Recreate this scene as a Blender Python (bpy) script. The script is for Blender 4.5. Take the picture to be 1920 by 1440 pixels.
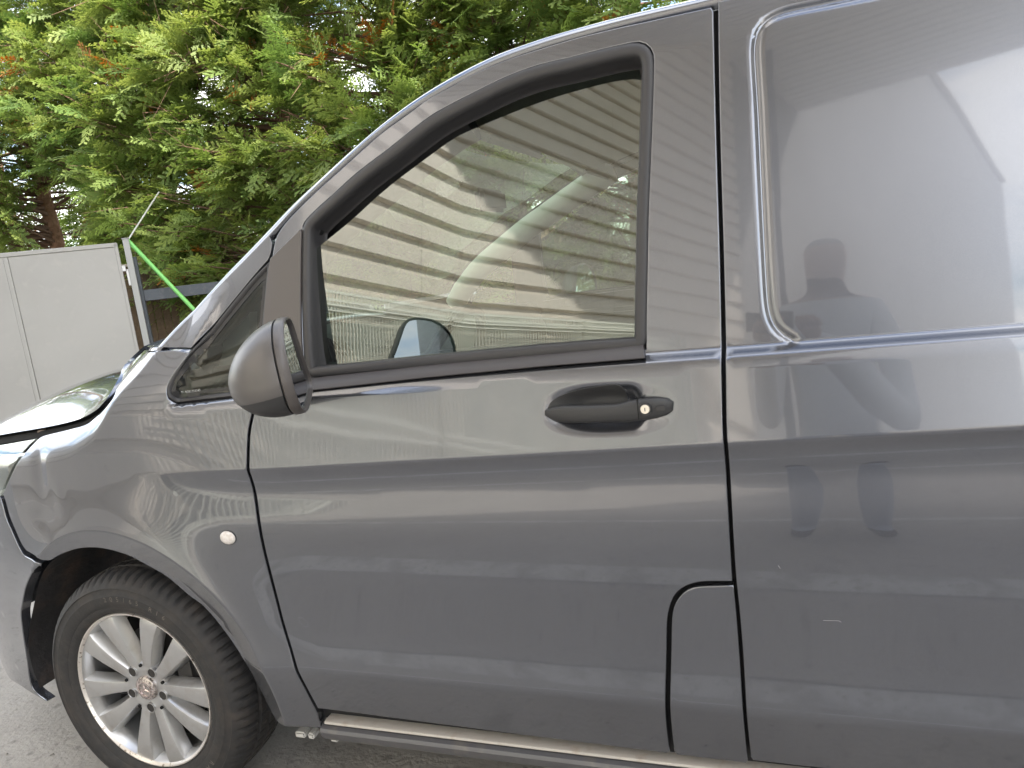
import bpy, bmesh, math, random
import numpy as np
from mathutils import Vector, Matrix
from mathutils.geometry import delaunay_2d_cdt
R = math.radians
rng = np.random.default_rng(7); random.seed(7)
for o in list(bpy.data.objects): bpy.data.objects.remove(o)
scene = bpy.context.scene
COL = scene.collection

# ------------------------------------------------------------------ camera
CX, CY, CZ = 1.6218, -1.2795, 1.3247
YAW, PIT, ROL, FPX = .3535, .1661, .1210, 1368.39
C = np.array([CX, CY, CZ])
FW = np.array([-math.sin(YAW)*math.cos(PIT), math.cos(YAW)*math.cos(PIT), -math.sin(PIT)])
_r = np.cross(FW, [0, 0, 1]); _r /= np.linalg.norm(_r); _u = np.cross(_r, FW)
RT = math.cos(ROL)*_r - math.sin(ROL)*_u
UP = math.sin(ROL)*_r + math.cos(ROL)*_u
cd = bpy.data.cameras.new('camera'); co = bpy.data.objects.new('camera', cd); COL.objects.link(co)
cd.sensor_width = 36; cd.lens = FPX/1920*36; cd.clip_start = .05; cd.clip_end = 3000
co.matrix_world = Matrix([[RT[0], UP[0], -FW[0], C[0]], [RT[1], UP[1], -FW[1], C[1]], [RT[2], UP[2], -FW[2], C[2]], [0, 0, 0, 1]])
scene.camera = co

# ------------------------------------------------------------------ sky, sun, exposure
SUN = np.array([.70, -.30, .65]); SUN = SUN/np.linalg.norm(SUN)     # direction towards the sun
el = math.asin(SUN[2]); az = math.atan2(SUN[0], SUN[1])
w = bpy.data.worlds.new('World'); scene.world = w; w.use_nodes = True
nt = w.node_tree; nt.nodes.clear()
def N(nt, t, **k):
    n = nt.nodes.new(t)
    for a, b in k.items():
        if a in n.inputs: n.inputs[a].default_value = b
        else: setattr(n, a, b)
    return n
out = N(nt, 'ShaderNodeOutputWorld'); bg = N(nt, 'ShaderNodeBackground', Strength=.15)
sky = N(nt, 'ShaderNodeTexSky', sky_type='NISHITA', sun_disc=False, sun_elevation=el, sun_rotation=az, air_density=1.1, dust_density=1.2)
tc = N(nt, 'ShaderNodeTexCoord'); sep = N(nt, 'ShaderNodeSeparateXYZ')
nt.links.new(tc.outputs['Generated'], sep.inputs[0])
# clouds on a flat layer: direction divided by its height
mz = N(nt, 'ShaderNodeMath', operation='MAXIMUM'); mz.inputs[1].default_value = .04
nt.links.new(sep.outputs['Z'], mz.inputs[0])
mz2 = N(nt, 'ShaderNodeMath', operation='ADD'); mz2.inputs[1].default_value = .12; nt.links.new(mz.outputs[0], mz2.inputs[0])
vd = N(nt, 'ShaderNodeVectorMath', operation='DIVIDE'); cmb = N(nt, 'ShaderNodeCombineXYZ')
for k in 'XYZ': nt.links.new(mz2.outputs[0], cmb.inputs[k])
nt.links.new(tc.outputs['Generated'], vd.inputs[0]); nt.links.new(cmb.outputs[0], vd.inputs[1])
cn = N(nt, 'ShaderNodeTexNoise', Scale=1.25, Detail=9.0, Roughness=.58); nt.links.new(vd.outputs[0], cn.inputs['Vector'])
cr = N(nt, 'ShaderNodeValToRGB'); cr.color_ramp.elements[0].position = .40; cr.color_ramp.elements[1].position = .60
nt.links.new(cn.outputs['Fac'], cr.inputs[0])
mx = N(nt, 'ShaderNodeMix', data_type='RGBA'); mx.inputs['B'].default_value = (10.5, 10.4, 10.2, 1)
nt.links.new(cr.outputs['Color'], mx.inputs['Factor']); nt.links.new(sky.outputs[0], mx.inputs['A'])
nt.links.new(mx.outputs['Result'], bg.inputs['Color']); nt.links.new(bg.outputs[0], out.inputs[0])
sl = bpy.data.lights.new('sun', 'SUN'); sl.energy = 4.2; sl.angle = R(.53); sl.color = (1, .945, .87)
so = bpy.data.objects.new('sun', sl); COL.objects.link(so)
so.rotation_euler = Vector(-SUN).to_track_quat('-Z', 'Y').to_euler(); so.location = (6, -2, 12)
scene.view_settings.view_transform = 'Standard'; scene.view_settings.look = 'None'
scene.view_settings.exposure = 1.65; scene.view_settings.gamma = 1
scene.cycles.max_bounces = 12; scene.cycles.transparent_max_bounces = 16; scene.cycles.glossy_bounces = 6
scene.cycles.caustics_reflective = False; scene.cycles.caustics_refractive = False

# ------------------------------------------------------------------ materials
MATS = {}
def mat(name, col=(.5, .5, .5), rough=.5, metal=0, coat=0, coat_rough=.03, noise=None, bump=None, spec=.5, alpha=None, trans=0, bumpd=.1, sheen=0):
    if name in MATS: return MATS[name]
    m = bpy.data.materials.new(name); m.use_nodes = True; nt = m.node_tree
    b = nt.nodes['Principled BSDF']
    b.inputs['Base Color'].default_value = (*col, 1); b.inputs['Roughness'].default_value = rough
    b.inputs['Metallic'].default_value = metal; b.inputs['Coat Weight'].default_value = coat; b.inputs['Coat Roughness'].default_value = coat_rough
    b.inputs['Specular IOR Level'].default_value = spec; b.inputs['Transmission Weight'].default_value = trans
    t = N(nt, 'ShaderNodeTexCoord')
    if noise:            # list of (scale, colour, low, high, detail)
        prev = None
        for sc, c2, lo, hi, de in noise:
            nz = N(nt, 'ShaderNodeTexNoise', Scale=sc, Detail=de, Roughness=.6); nt.links.new(t.outputs['Object'], nz.inputs['Vector'])
            rp = N(nt, 'ShaderNodeMapRange'); rp.inputs['From Min'].default_value = lo; rp.inputs['From Max'].default_value = hi
            nt.links.new(nz.outputs['Fac'], rp.inputs['Value'])
            mi = N(nt, 'ShaderNodeMix', data_type='RGBA'); mi.inputs['B'].default_value = (*c2, 1)
            nt.links.new(rp.outputs[0], mi.inputs['Factor'])
            if prev is None: mi.inputs['A'].default_value = (*col, 1)
            else: nt.links.new(prev, mi.inputs['A'])
            prev = mi.outputs['Result']
        nt.links.new(prev, b.inputs['Base Color'])
    if bump:             # (scale, strength, detail)
        nz = N(nt, 'ShaderNodeTexNoise', Scale=bump[0], Detail=bump[2]); nt.links.new(t.outputs['Object'], nz.inputs['Vector'])
        bp = N(nt, 'ShaderNodeBump', Strength=bump[1], Distance=bumpd); nt.links.new(nz.outputs['Fac'], bp.inputs['Height'])
        nt.links.new(bp.outputs[0], b.inputs['Normal'])
        if coat: nt.links.new(bp.outputs[0], b.inputs['Coat Normal'])
    MATS[name] = m
    return m
def glass_mat(name, tint, ior=1.55, gain=1.9, rough=0.0):
    m = bpy.data.materials.new(name); m.use_nodes = True; nt = m.node_tree; nt.nodes.clear()
    o = N(nt, 'ShaderNodeOutputMaterial'); tr = N(nt, 'ShaderNodeBsdfTransparent', Color=(*tint, 1)); gl = N(nt, 'ShaderNodeBsdfGlossy', Roughness=rough)
    gl.inputs['Color'].default_value = (.96, 1, .95, 1)
    fr = N(nt, 'ShaderNodeFresnel', IOR=ior); mu = N(nt, 'ShaderNodeMath', operation='MULTIPLY', use_clamp=True); mu.inputs[1].default_value = gain
    mi = N(nt, 'ShaderNodeMixShader'); nt.links.new(fr.outputs[0], mu.inputs[0]); nt.links.new(mu.outputs[0], mi.inputs[0])
    nt.links.new(tr.outputs[0], mi.inputs[1]); nt.links.new(gl.outputs[0], mi.inputs[2]); nt.links.new(mi.outputs[0], o.inputs[0])
    MATS[name] = m
    return m
PAINT = mat('grey_metallic_paint', (.140, .147, .168), .24, .85, 1, .03, noise=[(1100, (.175, .182, .206), .45, .65, 2)], bump=(5, .005, 1), bumpd=.05)
PAINT.node_tree.nodes['Principled BSDF'].inputs['Coat IOR'].default_value = 1.62
DARKSHELL = mat('dark_inner_shell', (.012, .012, .013), .7)
RUBBER = mat('black_rubber', (.035, .034, .036), .48, bump=(300, .05, 2), bumpd=.002)
PLASTIC = mat('black_grained_plastic', (.03, .03, .031), .5, bump=(500, .15, 3), bumpd=.002)
SATIN = mat('satin_brown_black', (.075, .066, .062), .38, spec=.6)
MIRSHELL = mat('satin_grey_mirror_shell', (.115, .108, .105), .36, .35, bump=(400, .03, 2), bumpd=.002)
CHROME = mat('mirror_silver', (.52, .57, .64), .01, 1)
TYRE = mat('tyre_rubber', (.024, .023, .023), .72, noise=[(14, (.052, .043, .037), .48, .78, 4), (60, (.038, .035, .033), .5, .8, 3)], bump=(160, .2, 3), bumpd=.004)
ALLOY = mat('silver_alloy', (.53, .53, .53), .3, .85, noise=[(18, (.42, .40, .38), .5, .8, 5)], coat=.35, coat_rough=.15)
ALLOYW = mat('worn_alloy_lip', (.72, .68, .64), .35, .8, noise=[(90, (.30, .26, .22), .58, .66, 4)])
HUBM = mat('dull_cap_chrome', (.55, .5, .48), .3, .9, noise=[(160, (.2, .18, .17), .5, .6, 3)])
BRAKE = mat('dark_brake', (.05, .047, .045), .6, .3)
LINER = mat('dirty_arch_liner', (.028, .026, .026), .85, noise=[(9, (.075, .05, .038), .52, .75, 5)], bump=(40, .4, 4), bumpd=.01)
SILLM = mat('sill_strip_sky_cream', (.5, .465, .42), .45, noise=[(30, (.4, .33, .27), .55, .8, 4)])  # sky brightness of the upward face put into the cream colour
SILLP = mat('sill_dusty_paint', (.13, .13, .14), .5, .5, .5, .2, noise=[(12, (.22, .2, .18), .5, .75, 5)])
WHITEP = mat('pale_plastic', (.5, .49, .46), .7)
GLASS = glass_mat('window_glass', (.44, .53, .45), 1.6, 3.1)
GLASSQ = glass_mat('quarter_window_glass', (.34, .37, .37), 1.5, 1.1)
GLASSW = glass_mat('windscreen_glass', (.72, .80, .74), 1.5, 1.7)
LENS = glass_mat('clear_lens', (.93, .95, .95), 1.5, 2.2)
HEADL = mat('headliner_cloth', (.48, .48, .43), .9)
TRIM = mat('pillar_trim', (.66, .67, .6), .75)
DASH = mat('dash_plastic', (.018, .02, .021), .55, bump=(300, .1, 2), bumpd=.002)
SEATM = mat('seat_cloth', (.03, .03, .032), .95)
REFL = mat('headlamp_reflector', (.85, .85, .83), .15, 1)
PRINT = mat('glass_print', (.55, .56, .56), .6)

# ------------------------------------------------------------------ object helpers
def link(o, parent=None):
    COL.objects.link(o)
    if parent is not None: o.parent = parent
    return o
def tag(o, label, cat, group=None, kind=None):
    if label: o['label'] = label
    if cat: o['category'] = cat
    if group: o['group'] = group
    if kind: o['kind'] = kind
    return o
def thing(name, label, cat, loc=(0, 0, 0), group=None):
    o = bpy.data.objects.new(name, None); o.empty_display_size = .2; o.location = loc
    link(o); return tag(o, label, cat, group)
def mesh_obj(name, V, F, m, parent=None, smooth=True, normals=None, mats=None, midx=None):
    me = bpy.data.meshes.new(name)
    V = np.asarray(V, dtype=np.float64)
    if parent is not None: V = V - np.array(parent_origin(parent))
    me.from_pydata(V.tolist(), [], [list(map(int, f)) for f in F])
    me.materials.append(m)
    for x in (mats or []): me.materials.append(x)
    if midx is not None: me.polygons.foreach_set('material_index', np.asarray(midx, dtype=np.int32))
    if smooth: me.polygons.foreach_set('use_smooth', [True]*len(me.polygons))
    me.update()
    if normals is not None: me.normals_split_custom_set_from_vertices([tuple(n) for n in normals])
    o = bpy.data.objects.new(name, me)
    return link(o, parent)
def parent_origin(p):
    l = np.zeros(3)
    while p is not None:
        l = l + np.array(p.location); p = p.parent
    return l
def sharp(o, ang=35):
    me = o.data
    me.set_sharp_from_angle(angle=R(ang))
    return o
def box_vf(c, s, rot=None):
    V = np.array([[x, y, z] for x in (-.5, .5) for y in (-.5, .5) for z in (-.5, .5)])*np.array(s)
    if rot is not None: V = V@np.array(rot).T
    return V+np.array(c), [(0, 1, 3, 2), (4, 6, 7, 5), (0, 4, 5, 1), (2, 3, 7, 6), (0, 2, 6, 4), (1, 5, 7, 3)]
def rbox(name, c, s, m, parent=None, rot=None, bev=.004, seg=2):
    bm = bmesh.new(); bmesh.ops.create_cube(bm, size=1)
    bmesh.ops.scale(bm, vec=s, verts=bm.verts)
    if bev: bmesh.ops.bevel(bm, geom=bm.edges[:], offset=min(bev, min(s)*.45), segments=seg, affect='EDGES')
    if rot is not None: bmesh.ops.transform(bm, matrix=Matrix(rot).to_4x4(), verts=bm.verts)
    me = bpy.data.meshes.new(name); off = Vector(c)
    if parent is not None: off = off-Vector(parent_origin(parent))
    bmesh.ops.translate(bm, vec=off, verts=bm.verts); bm.to_mesh(me); bm.free(); me.materials.append(m)
    me.polygons.foreach_set('use_smooth', [True]*len(me.polygons))
    o = bpy.data.objects.new(name, me); link(o, parent); sharp(o, 40); return o
class MB:
    def __init__(s): s.V = []; s.F = []; s.n = 0; s.mi = []
    def add(s, V, F, mi=0):
        s.V.append(np.asarray(V, float)); s.F += [tuple(i+s.n for i in f) for f in F]; s.n += len(V); s.mi += [mi]*len(F); return s
    def box(s, c, sz, rot=None): return s.add(*box_vf(c, sz, rot))
    def tube(s, pts, rad, k=8, cap=True):
        pts = np.asarray(pts, float); n = len(pts); rad = np.broadcast_to(np.asarray(rad, float), (n,))
        t = np.gradient(pts, axis=0); t /= np.linalg.norm(t, axis=1)[:, None]+1e-12
        ref = np.array([0, 0, 1.]) if abs(t[0][2]) < .9 else np.array([1., 0, 0])
        V = []
        a = np.linspace(0, 2*np.pi, k, endpoint=False)
        u = None
        for i in range(n):
            if u is None: u = np.cross(t[i], ref)
            else: u = u-t[i]*(u@t[i])
            u = u/np.linalg.norm(u); v = np.cross(t[i], u)
            V.append(pts[i]+rad[i]*(np.cos(a)[:, None]*u+np.sin(a)[:, None]*v))
        F = [(i*k+j, i*k+(j+1) % k, (i+1)*k+(j+1) % k, (i+1)*k+j) for i in range(n-1) for j in range(k)]
        if cap: F += [tuple(range(k))[::-1], tuple((n-1)*k+j for j in range(k))]
        return s.add(np.concatenate(V), F)
    def lathe(s, prof, k, axis_c, ax=(0, 1, 0), rot=0, closed=False):
        # prof: list of (radius, along axis); axis along y
        prof = np.asarray(prof, float); n = len(prof); a = np.linspace(0, 2*np.pi, k, endpoint=False)+rot
        V = np.stack([prof[:, 0][:, None]*np.cos(a), np.repeat(prof[:, 1][:, None], k, 1), prof[:, 0][:, None]*np.sin(a)], -1).reshape(-1, 3)+np.array(axis_c)
        F = [(i*k+j, (i+1)*k+j, (i+1)*k+(j+1) % k, i*k+(j+1) % k) for i in range(n-1) for j in range(k)]
        if closed: F += [((n-1)*k+j, j, (j+1) % k, (n-1)*k+(j+1) % k) for j in range(k)]
        return s.add(V, F)
    def build(s, name, m, parent=None, smooth=True, ang=35, mats=None):
        o = mesh_obj(name, np.concatenate(s.V), s.F, m, parent, smooth, mats=mats, midx=s.mi if mats else None)
        if smooth: sharp(o, ang)
        return o
def sst(x, a, b):
    t = np.clip((x-a)/(b-a), 0, 1); return t*t*(3-2*t)
def ray(px, py):
    d = FW*FPX+RT*(px-960)-UP*(py-720); return d/np.linalg.norm(d)
def at_y(px, py, y): d = ray(px, py); return C+d*((y-C[1])/d[1])
def at_z(px, py, z): d = ray(px, py); return C+d*((z-C[2])/d[2])
def at_d(px, py, dep): d = ray(px, py); return C+d*(dep/(d@FW))
# ------------------------------------------------------------------ van side surface  y = S(X, Z)
_TU = np.array([.0, .30, .438, .460, .50, .56, .66, .74, .79, .84, .875, .90, .925, .944, .955, 1.0, 1.10, 1.20, 1.40, 1.60, 1.648, 1.664, 1.71, 1.76, 1.9])
_TA = np.array([-15, -13, -10.5, 7.0, 4.5, 0, -3.5, -3.5, -1, 3.5, 3.0, -4, -15, -23, 9, 8.5, 6.5, 6.8, 8.0, 9.2, 9.6, 12.5, 15, 22, 45.])
_U = np.linspace(0, 1.95, 3901); _PD = np.concatenate([[0], np.cumsum(np.tan(np.radians(np.interp(_U, _TU, _TA)))[:-1]*(_U[1]-_U[0]))])
_PD -= np.interp(.45, _U, _PD)
_FU = np.array([0., .30, .5, .8, 1.0, 1.2, 1.6, 1.95]); _FA = np.array([-4, -3, -.5, 1.5, 4, 7, 9, 30.])
_PF = np.concatenate([[0], np.cumsum(np.tan(np.radians(np.interp(_U, _FU, _FA)))[:-1]*(_U[1]-_U[0]))]); _PF -= np.interp(.45, _U, _PF)+.004
_ZGX = np.array([-.9, -.25, -.15, -.07, 0, .04, .1, .135, .2, .3, .6]); _ZGZ = np.array([.97, 1.012, 1.026, 1.04, 1.068, 1.088, 1.15, 1.185, 1.235, 1.36, 1.7])
_gx = np.linspace(-.9, .6, 601); _gz = np.interp(_gx, _ZGX, _ZGZ)
_k = np.exp(-.5*(np.arange(-24, 25)/9.)**2); _k /= _k.sum(); _gz = np.convolve(np.pad(_gz, 24, mode='edge'), _k, 'valid')
def Zc(X): return .941+.0295*(X-.51)
_zb = np.polyfit([.36, .75, 1.54], [1.096, 1.1143, 1.1278], 2)
def Zb(X):
    q = np.clip(X, .25, 1.5); return np.polyval(_zb, q)+.006*(X-q)
GROOVE = None; HANDLE = None
def polydist(X, Z, P):
    d = np.full(np.shape(X), 1e9)
    for a, b in zip(P[:-1], P[1:]):
        v = b-a; t = np.clip(((X-a[0])*v[0]+(Z-a[1])*v[1])/(v@v), 0, 1)
        d = np.minimum(d, np.hypot(X-a[0]-t*v[0], Z-a[1]-t*v[1]))
    return d
def S(X, Z):
    X = np.asarray(X, float); Z = np.asarray(Z, float)
    zc, zb = Zc(X), Zb(X)
    z = Z
    u = np.where(z < .45, z, np.where(z < zc, .45+(z-.45)*.5/(zc-.45), np.where(z < zb, .95+(z-zc)*.17/(zb-zc), 1.12+(z-zb)*(.88/(2-zb)))))
    wd = sst(X, .12, .62)
    y = wd*np.interp(u, _U, _PD)+(1-wd)*np.interp(u, _U, _PF)
    # belt ledge
    xl = .285+.55*(Z-1.1)
    wl = 1-(1-sst(X-xl, 0, .03))*(1-sst(Z, 1.14, 1.36))
    wl = wl*sst(X, .24, .33)
    y = y+.024*sst(u, 1.106, 1.126)*wl
    # plan taper of the nose and of the screen pillar
    q = np.maximum(0, .28-X); y = y+.15*q*q+.5*np.maximum(0, -.5-X)**3
    y = y+.075*(np.maximum(0, 1.05-X)/.6)**2*sst(Z, 1.08, 1.5)
    y = y+.004*(X-1.6)**2*.3
    # wing top rounds over towards the bonnet
    zg = np.interp(X, _gx, _gz); d = np.maximum(0, Z-(zg-.075))
    y = y+np.where(d < .085, 6.2*d*d, 6.2*.085**2+1.05*(d-.085))*(1-sst(X, .17, .33))
    # wheel arch lip
    r = np.hypot(X, Z-.327)
    lip = np.where(r > .458, -.010*np.exp(-(r-.458)/.045), -.010+.021*np.clip((.458-r)/.052, 0, 1.3))
    y = y+lip*np.where(r < .62, 1, 0)*sst(r, .72, .5)*1.0
    # knocks in the wing behind the headlamp
    y = y+.004*np.exp(-(((X+.21)/.028)**2+((Z-.93-.5*(X+.21))/.07)**2))-.002*np.exp(-(((X+.14)/.02)**2+((Z-.86)/.04)**2))+.003*np.exp(-(((X+.24)/.05)**2+((Z-.80)/.03)**2))
    if GROOVE is not None:
        dg = polydist(X, Z, GROOVE); m = X > GROOVE[:, 0].min()-.05
        y = y+np.where(m, .0050*np.exp(-(dg/.0062)**2), 0)
    if HANDLE is not None:
        h, c, a, b = HANDLE
        th = (X-c[0])/a; tv = (Z-c[1])/b
        rr = (np.abs(th)**2.6+np.abs(tv)**2.6)**(1/2.6)
        y = y+.019*sst(rr, 1.06, .34)*(1-.70*sst(X, 1.372, 1.40))
    return y
def SN(X, Z, h=5e-4):
    sx = (S(X+h, Z)-S(X-h, Z))/(2*h); sz = (S(X, Z+h)-S(X, Z-h))/(2*h)
    n = np.stack([sx, -np.ones_like(sx), sz], -1); return n/np.linalg.norm(n, axis=-1, keepdims=True)
def on_surf(pts, off=0.):
    """image points traced on the near side of the van -> (X, Z) on its side surface"""
    P = np.asarray(pts, float); D = np.array([ray(*p) for p in P])
    ts = (np.linspace(-.08, .75, 240)[None]-C[1])/D[:, 1:2]; Q = C+D[:, None]*ts[..., None]; f = Q[..., 1]-(S(Q[..., 0], Q[..., 2])+off)
    hit = (f > 0).any(1); i = np.where(hit, np.argmax(f > 0, 1), np.argmax(f, 1)); k = np.arange(len(P))
    lo = ts[k, np.maximum(i-1, 0)]; hi = np.where(hit, ts[k, i], lo)
    for _ in range(26):
        m = (lo+hi)/2; Q = C+D*m[:, None]; g_ = Q[:, 1]-(S(Q[:, 0], Q[:, 2])+off)
        lo = np.where(g_ < 0, m, lo); hi = np.where(g_ < 0, hi, m)
    Q = C+D*((lo+hi)/2)[:, None]
    return Q[:, [0, 2]]
def resample(P, step, closed=False):
    P = np.asarray(P, float)
    if closed: P = np.vstack([P, P[:1]])
    L = np.concatenate([[0], np.cumsum(np.linalg.norm(np.diff(P, axis=0), axis=1))]); n = max(2, int(round(L[-1]/step)))
    s = np.linspace(0, L[-1], n+1); Q = np.stack([np.interp(s, L, P[:, k]) for k in range(P.shape[1])], 1)
    return Q[:-1] if closed else Q
def smooth_open(P, it=2):
    P = np.array(P, float)
    for _ in range(it): P[1:-1] = .25*P[:-2]+.5*P[1:-1]+.25*P[2:]
    return P
def spline(P, step):
    """Catmull-Rom through traced points, then even spacing"""
    P = np.asarray(P, float); Q = np.vstack([2*P[0]-P[1], P, 2*P[-1]-P[-2]]); out = []
    for i in range(1, len(Q)-2):
        p0, p1, p2, p3 = Q[i-1:i+3]
        for t in np.linspace(0, 1, 12, endpoint=False):
            out.append(.5*(2*p1+(p2-p0)*t+(2*p0-5*p1+4*p2-p3)*t*t+(3*p1-p0-3*p2+p3)*t**3))
    out.append(P[-1]); return resample(out, step)
def ccw(P): return P if .5*np.sum(P[:, 0]*np.roll(P[:, 1], -1)-np.roll(P[:, 0], -1)*P[:, 1]) > 0 else P[::-1]
def outn(P):
    """outward normals of a closed CCW loop"""
    a = P-np.roll(P, 1, 0); b = np.roll(P, -1, 0)-P
    a /= np.linalg.norm(a, axis=1)[:, None]+1e-12; b /= np.linalg.norm(b, axis=1)[:, None]+1e-12
    na = np.stack([a[:, 1], -a[:, 0]], 1); nb = np.stack([b[:, 1], -b[:, 0]], 1); n = na+nb
    l = np.linalg.norm(n, axis=1)[:, None]; n = n/np.maximum(l, .4)
    return n/np.maximum(.6, np.linalg.norm(n, axis=1)[:, None])
def inside(P, poly):
    x, y = P[:, 0], P[:, 1]; r = np.zeros(len(P), bool); a = poly; b = np.roll(poly, -1, 0)
    for (x0, y0), (x1, y1) in zip(a, b):
        c = ((y0 > y) != (y1 > y)) & (x < (x1-x0)*(y-y0)/((y1-y0) if y1 != y0 else 1e-12)+x0); r ^= c
    return r
def lift(P, depth=0., surf=None):
    n = SN(P[:, 0], P[:, 1]); return np.stack([P[:, 0], S(P[:, 0], P[:, 1]), P[:, 1]], 1)-n*depth, n
def panel(name, poly, m, parent, holes=(), step=.012, grid=.014, extra=None, depth=0., e=.003, ret=.022, edges=True, coarse=None):
    """sheet-metal panel on the side surface with rolled edges"""
    poly = ccw(resample(poly, step, True)); holes = [ccw(resample(h, step, True)) for h in holes]
    loops = [poly]+[h[::-1] for h in holes]
    ins = []
    for L in loops:
        n = outn(L); ins.append((L, n, L-n*e if edges else L))
    x0, z0 = poly.min(0); x1, z1 = poly.max(0)
    gx, gz = np.meshgrid(np.arange(x0+grid*.5, x1, grid), np.arange(z0+grid*.5, z1, grid)); G = np.stack([gx.ravel(), gz.ravel()], 1)
    if coarse is not None:
        i = np.arange(len(G)); ix = (i % gx.shape[1]); iz = i//gx.shape[1]
        G = G[(G[:, 0] < coarse) | ((ix % 4 == 0) & (iz % 2 == 0))]
    if extra is not None:        # fine rows along creases replace the plain grid there
        cell = .013; key = lambda P: (np.floor(P[:, 0]/cell).astype(np.int64)*100003+np.floor(P[:, 1]/cell).astype(np.int64))
        occ = np.unique(np.concatenate([key(extra+np.array([dx, dz])*.5*cell) for dx in (-1, 0, 1) for dz in (-1, 0, 1)]))
        G = np.vstack([extra, G[~np.isin(key(G), occ)]])
    ok = inside(G, ins[0][2])
    for k in range(1, len(ins)): ok &= ~inside(G, ins[k][2])
    G = G[ok]
    # stay clear of the edge
    B = np.vstack([c for _, _, c in ins]); keep = np.ones(len(G), bool)
    for i in range(0, len(G), 4000):
        d = np.min(((G[i:i+4000, None, :]-B[None])**2).sum(-1), 1); keep[i:i+4000] = d > (.5*step)**2
    G = G[keep]
    pts = []; ed = []
    for _, _, c in ins:
        k = len(pts); n = len(c); pts += c.tolist(); ed += [(k+i, k+(i+1) % n) for i in range(n)]
    nb = len(pts); pts += G.tolist()
    r = delaunay_2d_cdt([Vector(p) for p in pts], ed, [], 0, 1e-7)
    V2 = np.array([tuple(v) for v in r[0]]); F = np.array([f for f in r[2] if len(f) == 3])
    cen = V2[F].mean(1); ok = inside(cen, ins[0][2])
    for k in range(1, len(ins)): ok &= ~inside(cen, ins[k][2])
    F = F[ok]
    a, b, c = V2[F[:, 0]], V2[F[:, 1]], V2[F[:, 2]]
    ar = (b[:, 0]-a[:, 0])*(c[:, 1]-a[:, 1])-(b[:, 1]-a[:, 1])*(c[:, 0]-a[:, 0]); F = F[np.abs(ar) > 1e-10]; ar = ar[np.abs(ar) > 1e-10]
    F[ar < 0] = F[ar < 0][:, ::-1]
    V, NN = lift(V2, depth); Vs = [V]; Ns = [NN]; Fs = F.tolist(); n0 = len(V)
    if edges:
        for L, n2, c in ins:
            c3, n3 = lift(c, depth); h = 5e-4
            sx = (S(c[:, 0]+h, c[:, 1])-S(c[:, 0]-h, c[:, 1]))/(2*h); sz = (S(c[:, 0], c[:, 1]+h)-S(c[:, 0], c[:, 1]-h))/(2*h)
            T = np.stack([n2[:, 0], n2[:, 0]*sx+n2[:, 1]*sz, n2[:, 1]], 1); T /= np.linalg.norm(T, axis=1)[:, None]
            rings = []
            for ph in (0, 30, 60, 90):
                p = R(ph); rings.append((c3+e*math.sin(p)*T-e*(1-math.cos(p))*n3, math.cos(p)*n3+math.sin(p)*T))
            rings.append((rings[-1][0]-n3*ret, T))
            m_ = len(c)
            for p, q in rings: Vs.append(p); Ns.append(q)
            for k in range(len(rings)-1):
                for i in range(m_):
                    j = (i+1) % m_; A = n0+k*m_; Bq = n0+(k+1)*m_
                    Fs.append((A+i, Bq+i, Bq+j, A+j))
            n0 += m_*len(rings)
    return mesh_obj(name, np.vstack(Vs), Fs, m, parent, True, np.vstack(Ns))
def band(name, loop, prof, m, parent, closed=True, depth=0.):
    """strip that follows a loop on the side surface; prof = (inward offset, depth)"""
    loop = ccw(loop) if closed else loop
    n = outn(loop) if closed else None
    if not closed:
        t = np.gradient(loop, axis=0); t /= np.linalg.norm(t, axis=1)[:, None]; n = np.stack([t[:, 1], -t[:, 0]], 1)
    V = []; k = len(loop)
    for o, d in prof:
        V.append(lift(loop-n*o, d+depth)[0])
    F = []
    for a in range(len(prof)-1):
        for i in range(k if closed else k-1):
            j = (i+1) % k; F.append((a*k+i, a*k+j, (a+1)*k+j, (a+1)*k+i))
    o = mesh_obj(name, np.vstack(V), F, m, parent); sharp(o, 60); return o

# ------------------------------------------------------------------ the parked van
YC = .96                                            # van centre line
van = thing('parked_van', 'grey metallic van with black mirror and door handle, dented wing and lifted bonnet', 'van', (1.6, YC, 0))
GROOVE = np.vstack([[[3.3, 1.64]], on_surf([(1620, -9), (1563, 3), (1513, 13), (1467, 22), (1440, 32), (1426, 44), (1418, 60), (1415, 83), (1422, 200), (1428, 333), (1435, 480), (1438, 530), (1441, 580), (1446, 603), (1455, 621), (1468, 632), (1485, 637)])])
GROOVE[0, 1] = GROOVE[1, 1]+.006
GROOVE = np.vstack([GROOVE[:1], smooth_open(spline(GROOVE[1:], .010), 8)])
_h = on_surf([(1017.5, 775), (1266, 766), (1190, 714), (1172, 818)])
HC = np.array([(_h[0, 0]+_h[1, 0])/2, (_h[2, 1]+_h[3, 1])/2]); HA = (_h[1, 0]-_h[0, 0])/2; HB = (_h[2, 1]-_h[3, 1])/2
HANDLE = (1, HC, HA, HB)
def seg(*segs, step=.01):
    out = []
    for s in segs:
        q = on_surf(s); q = spline(q, step) if len(q) > 2 else resample(q, step)
        out.append(q[:-1])
    return np.vstack(out)
def rows(zf, offs, x0, x1, step=.009):
    X = np.arange(x0, x1, step); return np.vstack([np.stack([X, zf(X)+o], 1) for o in offs])
CRE = rows(Zc, (-.060, -.052, -.044, -.036, -.028, -.020, -.014, -.010, -.006, -.003, 0, .003, .006, .012), .15, 2.7)
BEL = rows(Zb, (-.012, -.008, -.004, 0, .004, .008, .012, .018, .024), .25, 2.7)
LOWC = rows(lambda X: .45+0*X, (-.018, -.012, -.006, 0, .006, .012, .018), .5, 2.7)
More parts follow.
